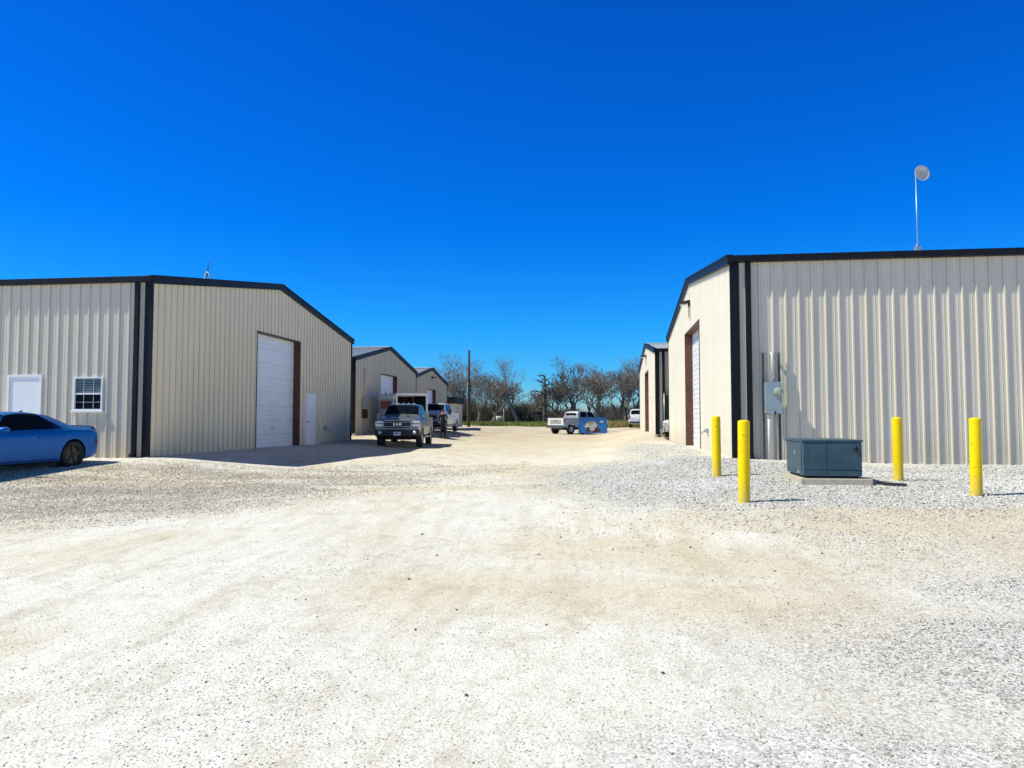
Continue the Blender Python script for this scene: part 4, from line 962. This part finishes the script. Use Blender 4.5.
for side, hx, hy, hz in ((1, .19, -.33, 1.11), (-1, -.24, -.37, 1.38)):
    for i, (dx, ln) in enumerate(((-.032, .060), (-.011, .075), (.011, .072), (.031, .058))):
        b = MB(); b.tube([(hx+dx, hy-.01, hz), (hx+dx, hy-.05, hz+.004), (hx+dx*1.05, hy-.05-ln*.6, hz-.012), (hx+dx*1.05, hy-.04-ln, hz-.035)], [.010, .0095, .009, .006], 7); b.build('finger', skinm, body)
    b = MB(); b.tube([(hx-side*.03, hy+.01, hz), (hx-side*.055, hy-.03, hz-.005), (hx-side*.05, hy-.065, hz-.015)], [.012, .011, .007], 7); b.build('thumb', skinm, body)
b = MB(); b.lathe([(.100, 1.665), (.102, 1.70), (.09, 1.745), (.055, 1.775), (.0001, 1.785)], 18, 'z', (0, -.005, 0)); b.prism([(-.075, -.08, 1.672), (.075, -.08, 1.672), (.05, -.185, 1.66), (-.05, -.185, 1.66)], (0, 0, .012)); b.build('cap', clothm, P)
b = MB(); b.prism([(-.012, -.098, 1.64), (.012, -.098, 1.64), (.016, -.125, 1.605), (-.016, -.125, 1.605)], (0, .03, 0)); b.build('nose', skinm, body)
for s in (1, -1):
    b = MB(); b.lathe([(.0001, -.008), (.010, -.004), (.010, .004), (.0001, .008)], 8, 'y', (s*.032, -.10, 1.645)); b.build('eye', M['blackplastic'], body)
    b = MB(); b.box(s*.13-.05, s*.13+.05, -.19, .07, -.005, .09, .02); b.build('boot', M['blackplastic'], P)
    b = MB(); b.box(s*.090-.010, s*.090+.010, -.03, .015, 1.60, 1.66, .006); b.build('ear', skinm, body)
b = MB(); b.box(-.025, .025, -.103, -.09, 1.572, 1.580); b.build('mouth', simple('lips', (.3, .12, .1), .5), body)

# ------------------------------------------------------------------ blue dumpster with a painted front
DX, DY = -1.0, 61.2
D = empty('dumpster', (DX, DY, gz(DX, DY)), a(-3), label='bright blue dumpster with a colourful painted picture on its front', cat='dumpster')
dblue = simple('dumpster blue', (.012, .17, .50), .45, 0, .2, 4)
b = MB(); b.prism([(-1.12, -.62, .12), (1.12, -.62, .12), (1.12, -.72, 1.25), (-1.12, -.72, 1.25)], (0, 1.45, 0), bev=.01); bd = b.build('bin', dblue, D)
b = MB(); b.box(-1.17, 1.17, -.77, -.70, 1.20, 1.28, .01); b.box(-1.17, 1.17, .72, .80, 1.20, 1.28, .01)
for x in (-1.14, 1.09): b.box(x, x+.05, -.70, .73, .15, 1.24, .008)
for x in (-1.24, 1.13): b.box(x, x+.11, -.5, .5, .62, .78, .008)
b.build('rim', dblue, D)
b = MB(); b.prism([(-1.14, -.78, 1.29), (-.02, -.78, 1.29), (-.02, .78, 1.40), (-1.14, .78, 1.40)], (0, 0, .035)); b.prism([(.02, -.78, 1.29), (1.14, -.78, 1.29), (1.14, .78, 1.40), (.02, .78, 1.40)], (0, 0, .035)); b.build('lid', simple('dark blue lid', (.02, .05, .11), .5), D)
b = MB()
for x in (-.9, .9):
    for y in (-.5, .6): b.box(x-.08, x+.08, y-.08, y+.08, 0, .13, .01)
b.build('skid', M['blackplastic'], D)
def blobpts(cx, cz_, rx, rz_, n=18, seed=1, amp=.12):
    r = random.Random(seed); return [(cx+rx*math.cos(2*PI*i/n)*(1+r.uniform(-amp, amp)), 0, cz_+rz_*math.sin(2*PI*i/n)*(1+r.uniform(-amp, amp))) for i in range(n)]
def onface(pts, d): return [(x, -.62-.10*(z-.12)/1.13-d, z) for x, _, z in pts]
flat = lambda n, c: simple(n, c, .6, 0, .2, 8)
for nm, cx, cz_, rx, rz_, c, d, sd in (('painted_cloud', -.10, .66, .50, .46, (.55, .56, .50), .006, 1), ('painted_patch', -.12, .92, .20, .16, (.45, .38, .20), .010, 2), ('painted_patch', .22, .40, .42, .20, (.09, .02, .02), .012, 3),
                                   ('painted_patch', -.32, .42, .20, .20, (.05, .03, .03), .014, 4), ('painted_patch', -.02, .48, .22, .13, (.75, .75, .75), .017, 5), ('painted_patch', -.02, .50, .15, .05, (.10, .20, .5), .020, 6),
                                   ('painted_patch', .78, 1.05, .16, .10, (.6, .68, .75), .008, 7)):
    pyobj(nm, onface(blobpts(cx, cz_, rx, rz_, 18, sd), d), [list(range(18))], flat(nm+str(sd), c), bd)

# green screen fence by the second right building
T = empty('screen_fence', (0, 0, 0), label='dark green mesh screen between posts before the second right building', cat='fence')
b = MB()
for i in range(7): x = 3.0+i*.6; z = gz(x, 38.0); b.box(x-.005, x+.595, 37.985, 37.995, z+.05, z+2.15)
b.build('mesh_panel', simple('green mesh', (.018, .045, .03), .8, 0, .3, 6), T)
for i in range(4):
    x = 2.98+i*1.2; z = gz(x, 38); b = MB(); b.tube([(x, 37.95, z-.2), (x, 37.95, z+2.25)], .03, 8); b.build('post', M['galv'], T)

# ------------------------------------------------------------------ utility pole
px, py = -16.35, 87.5
P = empty('utility_pole', (px, py, gz(px, py)), label='tall dark bare wooden utility pole among the leafless trees', cat='utility pole')
b = MB(); b.tube([(0, 0, -.3), (.02, 0, 4), (.03, 0, 9.3)], [.20, .17, .13], 10); b.build('pole', M['polewood'], P)
b = MB(); b.tube([(.13, -.05, 7.3), (.34, -.05, 7.38)], .05, 6); b.box(.26, .40, -.12, .02, 7.35, 7.75, .02); b.build('bracket', M['galv'], P)
b = MB(); b.tube([(-.17, -.10, 0), (-.13, -.09, 5.5)], .02, 5); b.build('conduit', M['galv'], P)

# ------------------------------------------------------------------ trees
def make_tree(seed, height, trunk_r, lean=0, levels=6, spread=.55, upright=.3, split0=3, first=.28, stump=False, dens=1.0, twigs=True):
    r = random.Random(seed); V, F = [], []
    def tube(p0, p1, r0, r1, n=3):
        d = (p1-p0); 
        if d.length < 1e-4: return
        d.normalize(); a_ = d.orthogonal().normalized(); b_ = d.cross(a_); k = len(V)
        for p, q in ((p0, max(r0*1.3, .018)), (p1, max(r1*1.3, .010))):
            for j in range(n): t = 2*PI*j/n; V.append(p+(a_*math.cos(t)+b_*math.sin(t))*q)
        for j in range(n): F.append((k+j, k+(j+1) % n, k+n+(j+1) % n, k+n+j))
    T_, nt_ = [], [0]
    def grow(p, d, ln, rad, lv):
        segs = 3 if lv < levels-1 else 2
        for s in range(segs):
            nd2 = (d+Vector((r.gauss(0, .16), r.gauss(0, .16), r.gauss(0, .10)+upright*.12))).normalized()
            q = p+nd2*(ln/segs); r1 = rad*(.86 if s < segs-1 else .78)
            if lv == 0: tube(p, q, rad, r1, 7)
            else: tube(p, q, rad, r1, 4 if lv < 3 else 3)
            if lv >= 2 and r.random() < .75*dens:
                sd = (nd2+Vector((r.gauss(0, .8), r.gauss(0, .8), r.gauss(.1, .5)))).normalized()
                if lv+2 <= levels: grow(q, sd, ln*.55, r1*.5, lv+2)
                else: tube(q, q+sd*ln*.6, r1*.6, .006)
            p, d, rad = q, nd2, r1
        if lv >= levels:
            for _ in range(int(3*dens)+1):
                sd = (d+Vector((r.gauss(0, .55), r.gauss(0, .55), r.gauss(.05, .4)))).normalized(); tube(p, p+sd*ln*r.uniform(.5, 1.0), rad*.7, .005)
            return
        k = split0 if lv == 0 else (2 if r.random() < .55 else 3)
        ph = r.uniform(0, 2*PI)
        for i in range(k):
            t = ph+2*PI*i/k+r.uniform(-.5, .5); ax = Vector((math.cos(t), math.sin(t), 0))
            sp = spread*r.uniform(.7, 1.3)
            nd2 = (d+ax*sp+Vector((0, 0, upright*.25))).normalized()
            grow(p, nd2, ln*r.uniform(.68, .92)*(1.0 if lv else 1.05), rad*r.uniform(.58, .74), lv+1)
    grow(Vector((0, 0, -.2)), Vector((lean, 0, 1)).normalized(), height*first, trunk_r, 0)
    # normalise the height
    zs_ = max(v.z for v in V); k = height/zs_
    V = [v*k for v in V]
    return V, F
def tree_thing(label, proto, x, y, h, mat, rz=0, group=None, ph=None):
    o = empty('bare_tree', (x, y, gz(x, y)), rz, label=label, cat='tree', group=group)
    V, F, nt_ = proto
    # the first faces are the trunk, the rest the crown
    for name, sl in (('trunk', F[:nt_]), ('crown', F[nt_:])):
        used = sorted(set(i for f in sl for i in f)); mp = {i: k for k, i in enumerate(used)}
        key = (id(proto), name, mat)
        if key not in CACHE:
            me = bpy.data.meshes.new(name); me.from_pydata([tuple(V[i]) for i in used], [], [tuple(mp[i] for i in f) for f in sl]); me.update(); me.materials.append(M[mat]); CACHE[key] = me
        c = bpy.data.objects.new(name, CACHE[key]); COL.objects.link(c); c.parent = o
    s = h/ph if ph else 1; o.scale = (s, s, s)
    return o
CACHE = {}
PR = {}
def proto(k, *a_, **kw):
    V, F = make_tree(*a_, **kw); PR[k] = (V, F, 21); return PR[k]
proto('round', 11, 10, .26, levels=5, spread=.60, upright=.6, split0=4, first=.17, dens=.62)
proto('fan', 23, 10, .24, levels=5, spread=.45, upright=.8, split0=4, first=.18, dens=.5)
proto('vase', 35, 10, .34, levels=5, spread=.36, upright=.9, split0=4, first=.30, dens=.6)
proto('multi', 59, 8, .18, levels=5, spread=.68, upright=.5, split0=5, first=.10, dens=.45)
def stub_tree():
    r = random.Random(5); V, F = [], []
    def tube(p0, p1, r0, r1, n=6):
        d = (p1-p0).normalized(); a_ = d.orthogonal().normalized(); b_ = d.cross(a_); k = len(V)
        for p, q in ((p0, r0), (p1, r1)):
            for j in range(n): t = 2*PI*j/n; V.append(p+(a_*math.cos(t)+b_*math.sin(t))*q)
        for j in range(n): F.append((k+j, k+(j+1) % n, k+n+(j+1) % n, k+n+j))
    pts = [Vector((0, 0, -.2)), Vector((.05, 0, 1.8)), Vector((-.08, 0, 3.8)), Vector((.06, 0, 5.6)), Vector((0, 0, 7.6))]; rr = [.36, .31, .27, .24, .17]
    for a_, b_, c, d in zip(pts, pts[1:], rr, rr[1:]): tube(a_, b_, c, d, 7)
    for i in range(15):
        z = 2.6+5.0*i/14; az = i*2.4+r.uniform(-.4, .4); ln = r.uniform(1.2, 3.0)*(1.25 if z < 5 else .6); p = Vector((0, 0, z)); d = Vector((math.cos(az), math.sin(az), .45)).normalized(); q = .16
        for k in range(4):
            d = (d+Vector((r.gauss(0, .25), r.gauss(0, .25), -.22+r.gauss(0, .2)))).normalized(); n_ = p+d*ln/4; tube(p, n_, q, q*.75, 4)
            for _ in range(3):
                e = (d+Vector((r.gauss(0, .8), r.gauss(0, .8), r.gauss(0, .6)))).normalized(); tube(n_, n_+e*r.uniform(.2, .8), .06, .03, 3)
            p, q = n_, q*.75
    return V, F, 28
PR['stub'] = stub_tree()
def at(u, Y): # x on the line of sight of a column
    return (u-605)/735*Y*1.0
TL = 'bare winter trees along the back of the yard'
trees = [
 (452, 96, 10.0, 'round', 'bark', 'broad leafless tree directly left of the utility pole'),
 (478, 104, 9.6, 'round', 'bark', 'broad leafless tree just right of the utility pole'),
 (492, 112, 7.5, 'multi', 'bark', 'low spreading bare tree between the pole and the white tank'),
 (519, 106, 10.4, 'vase', 'bark', 'slender vase-shaped bare tree standing alone against the sky'),
 (545, 108, 7.6, 'stub', 'bark_dark', 'dead tree with cut stubby limbs over the derelict truck'),
 (580, 110, 10.6, 'fan', 'bark_dark', 'tall fan-crowned bare tree behind the silver pickup'),
 (592, 118, 10.0, 'round', 'bark', 'wide bare tree just behind the blue dumpster'),
 (604, 106, 7.6, 'multi', 'bark', 'small forked bare tree right of the blue dumpster'),
 (624, 108, 10.2, 'round', 'bark', 'dense bare tree left of the white suv'),
 (642, 112, 10.8, 'fan', 'bark', 'large bare tree rising behind the white suv'),
 (434, 104, 8.5, 'round', 'bark_dark', 'bare tree peeping over the tan shed roof'),
 (466, 118, 9.0, 'fan', 'bark_dark', 'dark bare tree behind the utility pole'),
 (506, 122, 6.5, 'multi', 'bark_dark', 'low dark bare tree behind the white tank post'),
 (562, 124, 6.8, 'multi', 'bark_dark', 'short dark bare tree between the stumpy tree and the fan-crowned tree'),
 (533, 124, 5.8, 'multi', 'bark_red', 'short reddish bare tree left of the stumpy dead tree'),
 (460, 126, 8.2, 'multi', 'bark_dark', 'low dark bare tree in the back row behind the shed'),
 (484, 128, 9.2, 'fan', 'bark', 'back-row bare tree seen through the crown right of the pole'),
 (500, 117, 8.0, 'fan', 'bark_dark', 'dark bare tree left of the vase-shaped tree'),
 (570, 129, 8.8, 'multi', 'bark', 'back-row bare tree left of the fan-crowned tree'),
 (598, 131, 10.4, 'fan', 'bark_dark', 'tall dark back-row bare tree over the dumpster'),
 (614, 127, 9.4, 'multi', 'bark_dark', 'back-row bare tree between the dumpster and the suv'),
 (632, 130, 11.0, 'fan', 'bark_dark', 'tall dark back-row bare tree left of the second right building'),
 (655, 118, 9.0, 'round', 'bark_dark', 'bare tree mostly hidden behind the second right building'),
]
for i, (u, Y, h, k, m_, lb) in enumerate(trees):
    tree_thing(lb, PR[k], at(u, Y), Y, h, m_, rz=i*2.1, group=TL, ph=max(v.z for v in PR[k][0]))
# the tangled thicket behind, nobody could count it
def blades(name, n, samp, h, w, mats, label, cat, seed, lean=.25, curve=False):
    rg = np.random.default_rng(seed); X, Y = samp(rg, n); n = len(X); H = h(rg, n, X, Y)
    Z = ground_z(X, Y); az = rg.uniform(0, 2*PI, n); dx, dy = np.cos(az), np.sin(az); tx = rg.normal(0, lean, (n, 2))*H[:, None]
    W = w*rg.uniform(.6, 1.4, n)
    p0 = np.stack([X-dx*W, Y-dy*W, Z-.05], 1); p1 = np.stack([X+dx*W, Y+dy*W, Z-.05], 1); p2 = np.stack([X+tx[:, 0], Y+tx[:, 1], Z+H], 1)
    P = np.stack([p0, p1, p2], 1).reshape(-1, 3)
    me = bpy.data.meshes.new(name); me.vertices.add(len(P)); me.vertices.foreach_set('co', P.ravel()); me.loops.add(len(P)); me.loops.foreach_set('vertex_index', np.arange(len(P)))
    me.polygons.add(n); me.polygons.foreach_set('loop_start', np.arange(0, 3*n, 3)); me.polygons.foreach_set('loop_total', np.full(n, 3))
    for q in mats: me.materials.append(M[q])
    me.polygons.foreach_set('material_index', rg.integers(0, len(mats), n)); me.update(calc_edges=True)
    return tag(link(name, me), label, cat, kind='stuff')
def clump_h(lo, hi, f):
    return lambda rg, n, X, Y: (lo+(hi-lo)*(.5+.25*np.sin(X*f)+.25*np.sin(X*f*2.7+1)))*rg.uniform(.35, 1.0, n)
blades('thicket', 90000, lambda rg, n: (rg.uniform(-60, 45, n), rg.uniform(121, 150, n)), clump_h(1.6, 4.6, .35), .035, ['bark_dark', 'bark_red', 'bark', 'olive', 'bark_dark'], 'tangled brown winter thicket behind the bare trees', 'thicket', 21, .35)
blades('scrub', 26000, lambda rg, n: (rg.uniform(-36, -12, n), rg.uniform(112, 124, n)), clump_h(1.4, 5.4, .5), .045, ['olive', 'bark_dark', 'bark_red', 'olive'], 'dense olive scrub under the trees by the pole', 'scrub', 22, .3)
blades('leaning_scrub', 9000, lambda rg, n: (rg.uniform(-12, 12, n), rg.uniform(115, 122, n)), clump_h(.8, 3.0, .8), .04, ['bark_red', 'bark_dark', 'olive', 'bark'], 'low brown scrub in front of the thicket', 'scrub', 23, .4)
def grass_samp(rg, n):
    X = rg.uniform(-45, 25, n); Y = rg.uniform(0, 1, n)**1.5; edge = 97+4*np.sin(X*.21)+1.5*np.sin(X*.9)-9*sst(-4, 1, X)
    return X, edge+Y*(124-edge)
blades('grass', 80000, grass_samp, lambda rg, n, X, Y: rg.uniform(.22, .62, n)*(1+.5*sst(-3, 3, X)), .035, ['grass', 'grass', 'grass', 'drygrass'], 'strip of fresh green grass below the trees', 'grass', 24, .3)
blades('dry_weeds', 7000, lambda rg, n: (rg.uniform(-.6, 4.2, n), rg.uniform(84, 92, n)), lambda rg, n, X, Y: rg.uniform(.3, .8, n), .04, ['drygrass', 'drygrass', 'grass'], 'dry orange weeds right of the dumpster', 'weeds', 25, .3)
# turf under the blades
gx = np.linspace(-60, 45, 90); gy = np.linspace(0, 1, 22); GX, GY = np.meshgrid(gx, gy)
ed = 99+4*np.sin(GX*.21)+1.5*np.sin(GX*.9)-9*sst(-4, 1, GX); GYY = ed+GY*(165-ed); GZ = ground_z(GX, GYY)+.012
idx = np.arange(90*22).reshape(22, 90); Fq = np.stack([idx[:-1, :-1].ravel(), idx[:-1, 1:].ravel(), idx[1:, 1:].ravel(), idx[1:, :-1].ravel()], 1)
tf = pyobj('turf', np.stack([GX.ravel(), GYY.ravel(), GZ.ravel()], 1).tolist(), Fq.tolist(), mottle('turf soil', [(.10, .17, .015), (.17, .25, .03), (.30, .27, .10)], .4), smooth=True); tag(tf, kind='structure')

# white tank and post at the edge of the grass
T = empty('water_tank', (at(499, 108), 108, gz(-15, 108)), .4, label='small pale tank on legs at the foot of the scrub', cat='tank')
b = MB(); b.lathe([(.0001, -.62), (.34, -.58), (.42, -.48), (.42, .48), (.34, .58), (.0001, .62)], 20, 'x', (0, 0, 1.05)); b.build('tank', simple('pale tan tank', (.62, .55, .42), .5), T)
b = MB()
for x in (-.4, .4):
    for y in (-.3, .3): b.box(x-.04, x+.04, y-.04, y+.04, -.1, .8)
b.build('stand', M['galv'], T); T.scale = (.75, .75, .85)
T = MB(); T.tube([(0, 0, -.2), (0, 0, 2.3)], .07, 8); T.tube([(-.0, 0, 2.3), (0, 0, 2.36)], .09, 8); o = T.build('marker_post', M['pvc']); o.location = (at(503.5, 107), 107, gz(-14.7, 107)); tag(o, 'thin pale marker post right of the small tank', 'post')
# darker rock lumps on the drive, each one large enough to see
rk = [(-2.9, 12.4), (1.1, 8.6), (2.1, 7.6), (-1.25, 4.8), (-.4, 5.0), (3.0, 8.2), (-1.7, 6.3), (.9, 6.5), (-2.3, 5.5), (4.1, 8.5), (1.5, 6.9), (.3, 4.1), (-.7, 3.7)]
for i, (x, y) in enumerate(rk):
    r = random.Random(i); bm = bmesh.new(); bmesh.ops.create_icosphere(bm, subdivisions=2, radius=.006+.006*r.random())
    for v in bm.verts: v.co = Vector((v.co.x*r.uniform(1.1, 1.5), v.co.y, v.co.z*.6))*(1+r.uniform(-.14, .14))
    me = bpy.data.meshes.new('rock'); bm.to_mesh(me); bm.free(); o = link('rock', me, M['rock'] if 'rock' in M else M.setdefault('rock', mottle('dark rock', [(.07, .06, .05), (.15, .13, .11)], 30)))
    o.location = (x, y, gz(x, y)+.006); o.rotation_euler = (0, 0, r.uniform(0, 6)); tag(o, 'small dark rock lying loose on the pale limestone drive', 'rock', 'small dark rocks on the drive')
